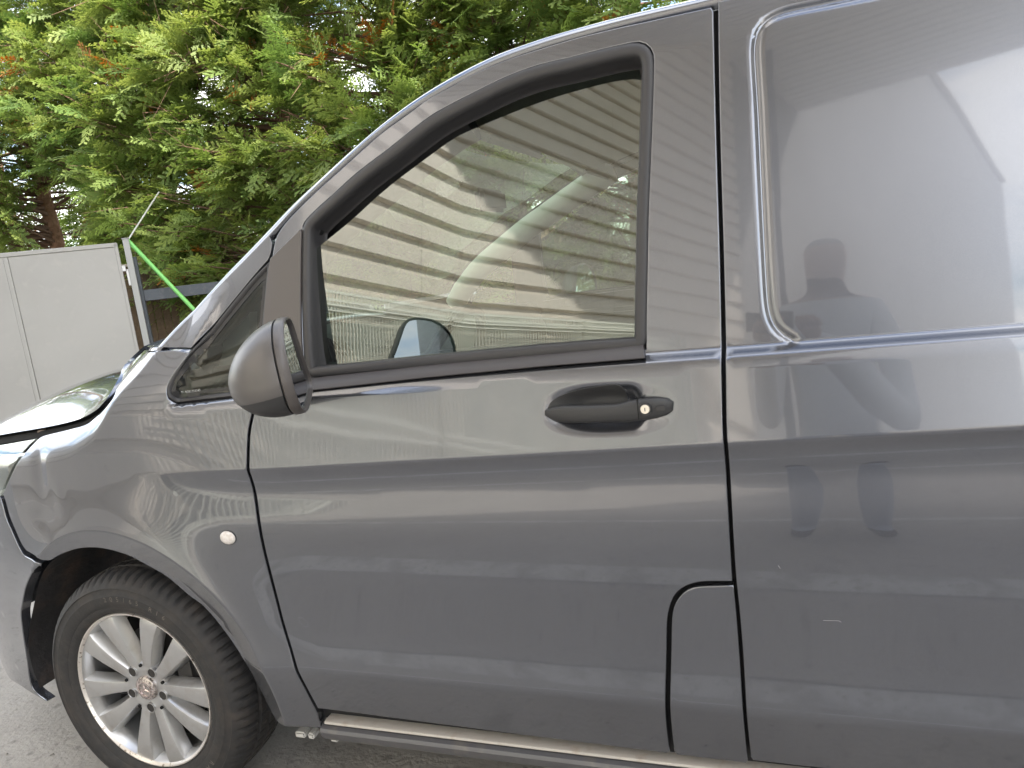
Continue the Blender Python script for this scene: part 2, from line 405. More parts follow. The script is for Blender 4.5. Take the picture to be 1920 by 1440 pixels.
UPC = rows(lambda X: 1.656*(2-Zb(X))/.88*0+(1.656-1.12)*(2-Zb(X))/.88+Zb(X), (-.012, -.006, 0, .006, .012), 1.0, 2.7)
EXT = np.vstack([CRE, BEL, LOWC, UPC])
# front door
DOOR = seg([(596, 1329), (577, 1294), (559, 1259), (548.5, 1223), (536, 1182), (524.5, 1140), (498, 1035), (482, 940), (471, 894), (466.5, 874)],
           [(466.5, 874), (467.7, 827), (470.5, 800), (477.5, 760), (488, 680), (498.5, 600), (505, 520), (509.5, 484)],
           [(509.5, 484), (513, 462), (518.5, 442), (530, 424), (546, 405), (588, 363), (629, 326), (671, 288), (713, 251), (754, 221), (779, 203), (801, 186), (843, 163), (884, 140), (926, 121), (968, 105), (1009, 92), (1051, 79), (1093, 67), (1134, 57), (1176, 47), (1200, 42), (1267, 27), (1329, 13.5), (1338, 12)],
           [(1338, 12), (1341, 146), (1345, 300), (1350.5, 480), (1354, 647), (1355.5, 797), (1359, 847), (1366, 960), (1372.5, 1072), (1373.5, 1091)],
           [(1373.5, 1091), (1338, 1091), (1312, 1092), (1285.5, 1099.6), (1267, 1114), (1256.5, 1136.5), (1251, 1165.5), (1250, 1218), (1248, 1297.5), (1249, 1350), (1252.6, 1384.5), (1256.5, 1413.6)],
           [(1256.5, 1413.6), (876, 1365), (596, 1329)])
WIN = seg([(1211, 654), (1211, 600), (1213, 500), (1215, 400), (1219, 300), (1221, 250), (1224, 167), (1225, 110), (1223, 96), (1214.6, 85), (1200, 79), (1187, 80), (1133, 92), (1071, 108), (1008, 123), (946, 146), (883, 177), (842, 198), (800, 223), (731.7, 277), (669, 325), (627.5, 362.5), (586, 400), (567, 421)],
          [(567, 421), (566, 500), (567, 600), (572, 690), (577, 708)], [(577, 708), (808, 686), (1020, 667), (1211, 654)])
hx, hz = np.meshgrid(np.linspace(-1.06, 1.06, 60), np.linspace(-1.06, 1.06, 34))
HP = np.stack([HC[0]+hx.ravel()*HA, HC[1]+hz.ravel()*HB], 1)
door = panel('door', DOOR, PAINT, van, [WIN], extra=np.vstack([HP, EXT]))
# front wing
FEND = seg([(273, 655), (302, 657), (357, 660)], [(357, 660), (322.5, 706), (313, 727), (312, 738), (318, 750), (331, 756)], [(331, 756), (447, 743), (482, 738)],
           [(482, 738), (474.5, 760), (466, 800), (463, 827), (461.5, 874)], [(461.5, 874), (466, 894), (477, 940), (493, 1035), (520, 1140), (531.5, 1182), (544, 1223), (554, 1259), (572, 1294), (591, 1330)],
           [(591, 1330), (597, 1347), (604, 1366)], [(604, 1366), (558, 1363.5), (533, 1362)], [(533, 1362), (522, 1356), (510, 1338), (485, 1288), (456, 1238), (422, 1186), (384, 1140), (354, 1117), (312.5, 1082), (271, 1058), (240, 1042), (208, 1032), (177, 1027.5), (146, 1029.6), (115, 1040), (96, 1051)],
           [(96, 1051), (80, 1051), (66, 1043), (49, 1033)], [(49, 1033), (40, 1020), (28, 993), (17.6, 968), (11, 943), (5, 926)], [(5, 926), (73, 821)],
           [(73, 821), (83, 815.5), (125, 805), (162, 794.5), (181, 780), (200, 761.5), (217, 734), (227.5, 711), (238, 688.5), (273, 655)])
a_ = np.linspace(0, 2*np.pi, 190); ARC = np.vstack([np.stack([r_*np.cos(a_), .327+r_*np.sin(a_)], 1) for r_ in (.433, .445, .453, .458, .463, .47, .48, .495)])
gxx = np.arange(-.3, .26, .012); HGE = np.vstack([np.stack([gxx, np.interp(gxx, _gx, _gz)-o], 1) for o in (.006, .012, .02, .03, .04, .05, .062, .075)])
wing = panel('front_wing', FEND, PAINT, van, extra=np.vstack([ARC, HGE, EXT]))
FLAP = seg([(1375.5, 1098), (1338, 1099), (1312, 1100), (1291, 1105), (1275, 1118), (1264, 1136.5), (1259.5, 1160), (1258, 1218), (1256, 1297), (1257, 1345), (1260.5, 1382), (1265, 1415)],
           [(1265, 1415), (1403, 1432)], [(1403, 1432), (1394.5, 1346), (1386.5, 1222), (1380, 1140), (1375.5, 1098)])
panel('fuel_flap', FLAP, PAINT, van, extra=LOWC, grid=.012)
ro = seg([(1346, 2), (1347.5, 146), (1351, 300), (1356.5, 480), (1360.5, 650), (1361.5, 797), (1365, 847), (1372, 960), (1379, 1075), (1385.5, 1140), (1392.5, 1222), (1400, 1346), (1409, 1433)])
ZT = float(ro[0, 1]); ZS = float(ro[-1, 1])
REAR = np.vstack([ro, [[4.15, ZS], [4.15, ZT]]])
t_ = np.gradient(GROOVE[1:], axis=0); t_ /= np.linalg.norm(t_, axis=1)[:, None]; n_ = np.stack([-t_[:, 1], t_[:, 0]], 1)
GP = np.vstack([GROOVE[1:]+n_*o for o in (-.016, -.011, -.008, -.0053, -.0026, 0, .0026, .0053, .008, .011, .016)])
rear = panel('side_panel', REAR, PAINT, van, extra=np.vstack([GP, EXT]), coarse=2.4)
# screen pillar, cant rail, roof and windscreen
Lpx = np.array([(358, 652), (418, 587), (468, 526), (503, 486), (507, 474), (510, 456), (515, 438), (526, 418), (542, 398), (583, 357.5), (624, 320), (666, 282), (708, 245), (750, 214.5), (775, 196.5), (798, 180), (840, 156.5), (881, 134), (924, 114.5), (966, 98), (1008, 86), (1050, 72), (1092, 60.5), (1133, 50), (1175, 40.5), (1200, 35), (1267, 19.5), (1329, 6), (1345, 2)], float)
Spx = spline([(272, 647), (322.5, 593), (364, 547), (406, 503), (447.5, 464), (481.7, 429), (523, 387.5), (565, 350), (606.7, 310), (648, 273), (690, 237.5), (731.7, 204), (800, 154), (842, 127), (883, 104), (925, 83), (967, 69), (1008, 54), (1050, 41.7), (1092, 30), (1133, 19), (1175, 8), (1267, -13), (1345, -31)], 14)
tS = np.gradient(Spx, axis=0); tS /= np.linalg.norm(tS, axis=1)[:, None]; mS = np.stack([-tS[:, 1], tS[:, 0]], 1)   # towards the door
Lf = np.vstack([Lpx[:3], spline(Lpx[3:], 1.5)])
wS = np.array([np.min(np.linalg.norm(Lf-s, axis=1)) for s in Spx]); wS[-6:] = wS[-7]
NEAR = np.array([Lf[np.argmin(np.linalg.norm(Lf-s, axis=1))] for s in Spx])
wr = np.minimum(wS, 27.); k9 = np.ones(5)/5; wr = np.convolve(np.pad(wr, 2, mode='edge'), k9, 'valid'); wr = np.convolve(np.pad(wr, 2, mode='edge'), k9, 'valid')
Apx = np.where((wS > 31)[:, None], Spx+mS*wr[:, None], np.where((wS <= 27.5)[:, None], NEAR, Spx+mS*wr[:, None]))
Apx = smooth_open(Apx, 6); A2 = smooth_open(on_surf(Apx), 3); A3, An = lift(A2)
dep = (A3-C)@FW; rad = wr*dep/FPX*1.02
ext_x = np.arange(A2[-1, 0]+.04, 4.16, .08)
A2 = np.vstack([A2, np.stack([ext_x, np.full(len(ext_x), A2[-1, 1]+.0)], 1)]); rad = np.concatenate([rad, np.full(len(ext_x), rad[-1])])
A3, An = lift(A2)
tA = np.gradient(A3, axis=0); tA /= np.linalg.norm(tA, axis=1)[:, None]
for _ in range(3): tA[1:-1] = .25*tA[:-2]+.5*tA[1:-1]+.25*tA[2:]
tA /= np.linalg.norm(tA, axis=1)[:, None]; bA = np.cross(tA, An); bA *= np.sign(bA[:, 2:3]); bA /= np.linalg.norm(bA, axis=1)[:, None]
th0 = R(26)*sst(A2[:, 0], .50, .74)[:, None]; radp = rad[:, None]*.97/(.97-np.sin(th0))
nA = len(A2); n0_ = np.cos(th0)*An+np.sin(th0)*bA; b0_ = np.cos(th0)*bA-np.sin(th0)*An
Vr = [A3-n0_*.02, A3-n0_*.0012]; Nr = [-b0_, .7*n0_-.7*b0_]
for fth in (0, .09, .18, .27, .36, .44, .50, .52, .535, .55, .57, .64, .73, .82, .91, 1):
    t = th0+(R(95)-th0)*fth; gro = .0022*math.exp(-((fth-.535)/.012)**2)*np.clip((A2[:, 0]-.95)/.2, 0, 1)[:, None]
    n = np.cos(t)*An+np.sin(t)*bA
    Vr.append(A3+radp*((np.sin(t)-np.sin(th0))*bA-(np.cos(th0)-np.cos(t))*An)-n*gro); Nr.append(n)
Fr = [(a*nA+i, a*nA+i+1, (a+1)*nA+i+1, (a+1)*nA+i) for a in range(len(Vr)-1) for i in range(nA-1)]
rail = mesh_obj('roof_rail', np.vstack(Vr), Fr, PAINT, van, True, np.vstack(Nr))
EDGE = Vr[-1]
iw = int(np.argmax(wS < 31))
PIL = np.vstack([on_surf([(276, 649.5), (302, 651), (357, 653.5)])[:-1], spline(on_surf(Lpx[:4]), .01)[:-1], on_surf(Lpx[3:9][:np.argmax(Lpx[3:9, 0] > Apx[iw, 0])+0])])
PIL = np.vstack([PIL, A2[1:iw][::-1]])
panel('screen_pillar', PIL, PAINT, van, e=.0012, step=.008, grid=.01, ret=.012)
def across(E, crown, z0f=None, n=17, sag=None):
    """skin from the near edge curve to its mirror on the far side"""
    v = np.linspace(0, 1, n); V = []
    for p in E:
        y = p[1]+(2*YC-2*p[1])*v; s = 1-(2*v-1)**2
        V.append(np.stack([np.full(n, p[0])-(sag or 0)*s, y, p[2]+crown*(1-(np.abs(2*v-1))**2.2)], 1))
    V = np.vstack(V); F = [(i*n+j, i*n+j+1, (i+1)*n+j+1, (i+1)*n+j) for i in range(len(E)-1) for j in range(n-1)]
    return V, F
ihd = int(np.argmax(EDGE[:, 0] > .96))
V, F = across(EDGE[ihd:], .06); mesh_obj('roof', V, F, PAINT, van)
V, F = across(EDGE[:ihd+1], .0, sag=.20); V[:, 2] += 0
mesh_obj('windscreen', V, F, GLASSW, van)
V, F = across(EDGE[ihd-3:]+np.array([0, .03, -.035]), .05); mesh_obj('headliner', V, F, HEADL, van)
# bonnet
Hpx = [(270, 649), (233, 684.5), (225, 704), (208, 735.5), (192, 758), (175, 772.5), (154, 783.5), (125, 792.5), (83, 801.5), (21, 812), (-40, 823), (-90, 834)]
H2 = spline(on_surf(Hpx), .02); H3, Hn = lift(H2)
v = np.concatenate([[0], np.linspace(0, 1, 26)**1.35]); nH = len(H3); Vb = []
s_ = np.linspace(0, 1, nH)
for i, p in enumerate(H3):
    hump = .115*math.sin(math.pi*min(1, s_[i]*1.0+.03))**.75
    y = p[1]+(YC-p[1])*v; t = (y-p[1])/(YC-p[1])
    z = p[2]+hump*(1-(1-np.clip(t, 0, 1))**4.6)+.012*t
    x = p[0]-.10*t*t*sst(s_[i], .3, 1)-.02*t
    row = np.stack([x, y, z], 1); row[0] += np.array([0, .03, -.008]); Vb.append(np.vstack([row, (row*[1, -1, 1]+[0, 2*YC, 0])[::-1][1:]]))
nn = len(Vb[0]); F = [(i*nn+j, (i+1)*nn+j, (i+1)*nn+j+1, i*nn+j+1) for i in range(nH-1) for j in range(nn-1)]
bon = mesh_obj('bonnet', np.vstack(Vb), F, PAINT, van); sharp(bon, 55)
ch = H3+np.array([.004, .020, -.030]); MB().tube(ch[:int(nH*.99)], .024, 8).build('bonnet_gap_black', mat('joint_black', (.004, .004, .004), .9), van)  # black tube added to darken the open bonnet gap
# headlamp, bumper
HL = seg([(68, 822), (0, 930)], [(0, 930), (-45, 950), (-90, 950)], [(-90, 950), (-98, 880), (-80, 846)], [(-80, 846), (0, 834), (68, 822)])
panel('headlamp_lens', HL, LENS, van, e=.002, ret=.01)
hl = panel('headlamp', HL, REFL, van, depth=.05, e=.002, ret=.002)
panel('headlamp_bezel', seg([(55, 835), (10, 905)], [(10, 905), (-40, 930), (-80, 925)], [(-80, 925), (-88, 890), (-70, 862)], [(-70, 862), (0, 848), (55, 835)]), mat('smoked_reflector', (.3, .3, .3), .25, .9), van, depth=.045, e=.004, ret=.01)
BUMP = seg([(-1, 931), (5, 949), (11.5, 974), (22, 998), (34, 1025), (43, 1041)], [(43, 1041), (61, 1050), (78, 1058)], [(78, 1058), (62.5, 1071), (48, 1100), (41.7, 1131), (39, 1150), (42, 1181), (50, 1233), (60, 1290), (88, 1316)],
           [(88, 1316), (73, 1308), (37, 1285), (14.6, 1267), (-8, 1216), (-45, 1180), (-90, 1165)], [(-90, 1165), (-98, 957)], [(-98, 957), (-45, 957), (-1, 931)])
panel('bumper', BUMP, PAINT, van, grid=.014, extra=ARC)
rbox('front_crossmember', (-.84, YC, .62), (.12, 1.35, .5), PAINT, van, bev=.05, seg=4)
rbox('grille', (-.86, YC, .88), (.1, 1.2, .22), PLASTIC, van, bev=.03)
# slam panel parts showing in the open bonnet gap
g = on_surf([(66, 812)])[0]
rbox('wing_bracket', (g[0]+.01, float(S(g[0], g[1]))+.035, g[1]-.006), (.06, .03, .016), mat('rusty_bracket', (.3, .24, .2), .6, .4), van, bev=.002)
# quarter window
QW = seg([(313, 737), (319, 748), (331, 754)], [(331, 754), (447, 740), (488, 733)], [(488, 733), (496, 601), (503, 520), (505, 490)], [(505, 490), (468, 529), (418, 590), (360, 655)], [(360, 655), (322.5, 705), (314, 727), (313, 737)])
qw = panel('quarter_window', QW, GLASSQ, van, depth=.006, edges=False)
band('window_seal', QW, [(0, .012), (.0, .001), (.003, -.0005), (.006, .001), (.008, .0055)], RUBBER, qw)
qi = ccw(resample(QW, .01, True))
band('glass_border', qi, [(.006, .0062), (.020, .0062)], mat('ceramic_black', (.02, .02, .021), .25), qw, depth=-.0012)
# pale bracket behind the quarter glass (wiring shield seen through it)
bq = [at_y(378, 702, .16), at_y(386, 680, .16), at_y(467, 586, .16), at_y(468, 640, .16), at_y(440, 694, .16), at_y(405, 703, .16)]
mb = MB(); mb.add(np.array(bq+[p+np.array([0, .03, 0]) for p in bq]), [(0, 1, 2, 3, 4, 5), (11, 10, 9, 8, 7, 6)]+[(i, (i+1) % 6, 6+(i+1) % 6, 6+i) for i in range(6)])
mb.build('corner_trim', mat('teal_grey_trim', (.35, .42, .38), .6), van, smooth=False)
# door window: seal, channel, glass, belt moulding, mirror sail
WR = ccw(resample(WIN, .012, True))
for _ in range(2): WR = .25*np.roll(WR, 1, 0)+.5*WR+.25*np.roll(WR, -1, 0)
band('window_seal', WR, [(-.001, .012), (-.0005, .0005), (.003, -.0015), (.010, -.0025), (.018, -.001), (.021, .004), (.0225, .014), (.024, .04), (.03, .045)], RUBBER, door)
GW = seg([(1207, 690), (1206, 600), (1206, 400), (1207, 250), (1208, 160), (1204, 145), (1181, 141)], [(1181, 141), (1133, 149), (1050, 171), (967, 200), (883, 235), (840, 256), (782, 298), (711, 354), (648, 412.5), (607, 447), (577, 472)], [(577, 472), (574, 600), (578, 740)], [(578, 740), (808, 716), (1020, 696), (1207, 690)])
def SG(X, Z):      # the pane: smooth barrel shape set back from the frame
    t = Z-1.11
    return .062+t*math.tan(R(5.2))+.105*t*t+.075*(np.maximum(0, 1.05-X)/.6)**2*.62+.012*(X-1.05)**2
GW = ccw(resample(GW, .015, True))
gx, gz = np.meshgrid(np.arange(GW[:, 0].min(), GW[:, 0].max(), .02), np.arange(GW[:, 1].min(), GW[:, 1].max(), .02)); G = np.stack([gx.ravel(), gz.ravel()], 1); G = G[inside(G, GW)]
k = len(GW); r_ = delaunay_2d_cdt([Vector(p) for p in GW.tolist()+G.tolist()], [(i, (i+1) % k) for i in range(k)], [], 0, 1e-7)
V2 = np.array([tuple(p) for p in r_[0]]); F = np.array([f for f in r_[2] if len(f) == 3]); F = F[inside(V2[F].mean(1), GW)]
h = 1e-3; gsx = (SG(V2[:, 0]+h, V2[:, 1])-SG(V2[:, 0]-h, V2[:, 1]))/(2*h); gsz = (SG(V2[:, 0], V2[:, 1]+h)-SG(V2[:, 0], V2[:, 1]-h))/(2*h)
gn = np.stack([gsx, -np.ones(len(gsx)), gsz], 1); gn /= np.linalg.norm(gn, axis=1)[:, None]
pane = mesh_obj('window_pane', np.stack([V2[:, 0], SG(V2[:, 0], V2[:, 1]), V2[:, 1]], 1), F.tolist(), GLASS, door, True, gn)
top = on_surf([(586, 702), (808, 677), (1020, 657), (1192, 640)], off=.02); bot = on_surf([(578, 732), (808, 706), (1020, 685), (1207, 670)])
n = 40; TX = np.linspace(0, 1, n); tp = np.stack([np.interp(TX, np.linspace(0, 1, 4), top[:, k]) for k in (0, 1)], 1); bt = np.stack([np.interp(TX, np.linspace(0, 1, 4), bot[:, k]) for k in (0, 1)], 1)
tp = np.vstack([tp, [tp[-1]+[.016, .001]]]); bt = np.vstack([bt, [bt[-1]+[.004, 0.0005]]]); n += 1
b3 = lift(bt, 0)[0]; t3 = np.stack([tp[:, 0], SG(tp[:, 0], tp[:, 1])-.003, tp[:, 1]], 1); prof = []
base = S(bt[:, 0], bt[:, 1]-.012)
for f, bul in ((0, .004), (0, -.004), (.06, -.007), (.3, -.0095), (.55, -.009), (.8, -.006), (.93, 0), (1, .004), (1.0, .03)):
    q = b3*(1-f)+t3*f; lin = (base+.006)*(1-f)+(S(tp[:, 0], tp[:, 1]+.03)+.006)*f
    q[:, 1] = np.where(f >= 1, t3[:, 1]+bul-.004, lin+bul); prof.append(q)
F = [(a*n+i, a*n+i+1, (a+1)*n+i+1, (a+1)*n+i) for a in range(len(prof)-1) for i in range(n-1)]+[tuple(k*n+n-1 for k in range(len(prof)))]
o = mesh_obj('belt_moulding', np.vstack(prof), F, mat('belt_rubber', (.05, .045, .046), .42), door); sharp(o, 50)
SAIL = seg([(509.5, 485), (567.5, 428.5)], [(567.5, 428.5), (566, 500), (566, 600), (571, 690), (575, 730)], [(575, 730), (486, 738)], [(486, 738), (497, 600), (504, 520), (509.5, 485)])
panel('mirror_sail', SAIL, SATIN, door, depth=-.005, e=.002, ret=.008)
# door handle parts (children of the door)
HX, HZ = HC
def hp(px, py, d=-.012): q = on_surf([(px, py)])[0]; return q
gt = on_surf([(1023, 768), (1040, 761), (1062, 756), (1110, 753.5), (1160, 751), (1176, 747), (1195, 744), (1230, 743.5), (1250, 745.5), (1263, 753)])
gb = on_surf([(1023, 779), (1040, 787), (1062, 789), (1110, 787), (1160, 784.5), (1176, 786), (1195, 785), (1230, 783), (1250, 778), (1262, 771)])
tg = np.linspace(0, 1, 44); ss = np.linspace(0, 1, 10)
gt = np.stack([np.interp(tg, ss, gt[:, k]) for k in (0, 1)], 1); gb = np.stack([np.interp(tg, ss, gb[:, k]) for k in (0, 1)], 1)
_sv = HANDLE; HANDLE = None
bulge = .020*np.sin(np.pi*np.clip(tg*.93+.05, 0, 1))**.5
Vh = []; K = 14
for i in range(44):
    c = (gt[i]+gb[i])/2; hh = (gt[i]-gb[i])/2; y0 = float(S(c[0], c[1]))+.004
    for j in range(K):
        a = 2*math.pi*j/K; ca, sa = math.cos(a), math.sin(a)
        ca = math.copysign(abs(ca)**.7, ca); sa = math.copysign(abs(sa)**.7, sa)
        Vh.append([c[0]+hh[0]*sa, y0-bulge[i]*.55-ca*bulge[i]*.55, c[1]+hh[1]*sa])
Fh = [(i*K+j, (i+1)*K+j, (i+1)*K+(j+1) % K, i*K+(j+1) % K) for i in range(43) for j in range(K)]+[tuple(range(K)), tuple(43*K+j for j in range(K))[::-1]]
o = mesh_obj('handle_grip', Vh, Fh, PLASTIC, door)
lp = on_surf([(1212.5, 763)])[0]; ly = float(S(lp[0], lp[1]))-.0185
MB().lathe([(0, -.002), (.0075, -.002), (.0085, -.0005), (.0085, .006)], 28, (lp[0], ly, lp[1])).build('lock_cylinder', mat('lock_steel', (.83, .77, .66), .35, .3), door)
rbox('key_slot', (lp[0], ly-.0021, lp[1]), (.0012, .0012, .0062), mat('joint_black', (.004, .004, .004), .9), door, bev=0)
MB().lathe([(.0088, .0005), (.0092, -.0012), (.0112, -.0012), (.0118, .004)], 28, (lp[0], ly, lp[1])).build('lock_ring', PLASTIC, door)
sp = on_surf([(1241, 761)])[0]; rbox('handle_cap', (sp[0], float(S(sp[0], sp[1]))-.0165, sp[1]), (.015, .004, .009), RUBBER, door, bev=.001)
jp = on_surf([(1197.5, 745), (1197.5, 784)]); rbox('handle_joint', (jp[0, 0], float(S(jp[0, 0], jp[0, 1]))-.0085, jp.mean(0)[1]), (.0012, .0215, .036), mat('joint_black', (.004, .004, .004), .9), door, bev=0)
HANDLE = _sv
# black insert in the cup behind the grip
CUP = seg([(1024, 772), (1034, 752), (1060, 738), (1085, 730), (1120, 724), (1155, 720), (1168, 727), (1176, 742)], [(1176, 742), (1172, 757), (1100, 765), (1050, 772)], [(1050, 772), (1035, 774), (1024, 772)])
panel('handle_recess_insert', CUP, PLASTIC, door, depth=-.0012, e=.001, ret=.001, grid=.006, step=.006)
# indicator repeater
rp = on_surf([(427.5, 1008)])[0]; (r3,), (rn,) = lift(rp[None])
tm = MB(); K = 36
Vd = []; Fd = []
prof = [(1.06, -.001), (1.05, .002), (.95, .004), (.7, .006), (.35, .0072), (.02, .0076)]
ex = np.cross(rn, [0, 0, 1]); ex /= np.linalg.norm(ex); ez = np.cross(ex, rn)
for f, hgt in prof:
    for j in range(K):
        a = 2*math.pi*j/K; Vd.append(r3+ex*math.cos(a)*.0205*f+ez*math.sin(a)*.0155*f+rn*hgt)
Fd = [(i*K+j, i*K+(j+1) % K, (i+1)*K+(j+1) % K, (i+1)*K+j) for i in range(len(prof)-1) for j in range(K)]+[tuple((len(prof)-1)*K+j for j in range(K))]
rpt = mesh_obj('side_repeater', Vd, Fd, mat('repeater_lens', (.74, .70, .67), .16, coat=.6, noise=[(140, (.62, .57, .53), .4, .6, 1)], bump=(260, .15, 1), bumpd=.003), van)
MB().tube([r3+ex*math.cos(a)*.0222+ez*math.sin(a)*.0170+rn*.0005 for a in np.linspace(0, 2*np.pi, 41)], .0012, 6, False).build('repeater_gasket', RUBBER, rpt)
# sill
def loft_x(name, prof, x0, x1, m, parent, n=2, ang=30):
    X = np.linspace(x0, x1, n); k = len(prof); P = np.asarray(prof)
    V = np.vstack([np.column_stack([np.full(k, x), P]) for x in X]); F = [(i*k+j, (i+1)*k+j, (i+1)*k+j+1, i*k+j+1) for i in range(n-1) for j in range(k-1)]
    F += [tuple(range(k)), tuple((n-1)*k+j for j in range(k))[::-1]]
    o = mesh_obj(name, V, F, m, parent); sharp(o, ang); return o
sx0 = float(on_surf([(601, 1338)])[0, 0])
y0 = float(S(1.2, ZS))
loft_x('sill', [(y0+.10, .290), (y0+.012, .2885), (y0+.002, .284), (y0-.001, .276), (y0+.004, .262), (y0+.012, .250), (y0+.020, .243), (y0+.05, .238), (y0+.12, .236)], sx0-.01, 4.15, SILLP, van)
loft_x('sill_strip', [(y0+.04, .3005), (y0+.016, .300), (y0+.010, .298), (y0+.008, .294), (y0+.011, .2905), (y0+.04, .2905)], sx0, 1.64, SILLM, van)
for a, b, c in ((565, 1367, .03), (585, 1369, .018), (628, 1373, .022)):
    q = at_y(a, b, y0+.03); rbox('jacking_plug', (q[0], y0+.035, .243), (c, .03, .016), WHITEP, van, bev=.004)
# far side of the van: same panels mirrored
def mirror_copy(o, parent):
    c = o.copy(); COL.objects.link(c); c.parent = parent
    c.scale = (1, -1, 1); c.location = (0, 0, 0)
    for ch in o.children: mirror_child(ch, c)
    return c
def mirror_child(ch, p): c = ch.copy(); COL.objects.link(c); c.parent = p
for o in (door, wing, rear, rail): mirror_copy(o, van)
# dark shell behind the panels so gaps read as gaps
sh = np.array([[.42, .30], [4.12, .30], [4.12, ZT], [1.56, ZT], [1.2, 1.70], [.95, 1.62], [.72, 1.50], [.56, 1.36], [.30, 1.16], [.10, 1.10], [-.25, .98], [-.3, .9], [-.3, .76], [-.15, .76], [.0, .78], [.2, .74], [.36, .6], [.44, .42]])
shell = panel('inner_shell', sh, DARKSHELL, van, [WR+outn(WR)*.0-outn(WR)*.022, qi-outn(qi)*.012], step=.02, grid=.05, depth=.026, e=.001, ret=.01)
mirror_copy(shell, van)
rbox('floor_pan', (1.9, YC, .27), (4.4, 1.70, .04), DARKSHELL, van, bev=0)
rbox('bulkhead', (1.80, YC, .98), (.03, 1.66, 1.4), mat('bulkhead_grey', (.35, .36, .35), .7), van, bev=0)
rbox('rear_doors', (4.14, YC, 1.0), (.05, 1.72, 1.45), PAINT, van, bev=.02)
# wheel arch liner
a_ = np.linspace(R(-3), R(186), 40); V = []; F = []
for yy in (.03, .12, .22, .34):
    for a in a_: rr = .425+.006*math.sin(9*a); V.append([rr*math.cos(a), yy+.02, .327+rr*math.sin(a)])
F = [(i*40+j, i*40+j+1, (i+1)*40+j+1, (i+1)*40+j) for i in range(3) for j in range(39)]
k = len(V); V += [[0, .365, .327]]; F += [(3*40+j, 3*40+j+1, k) for j in range(39)]
mesh_obj('wheel_arch_liner', V, F, LINER, van)
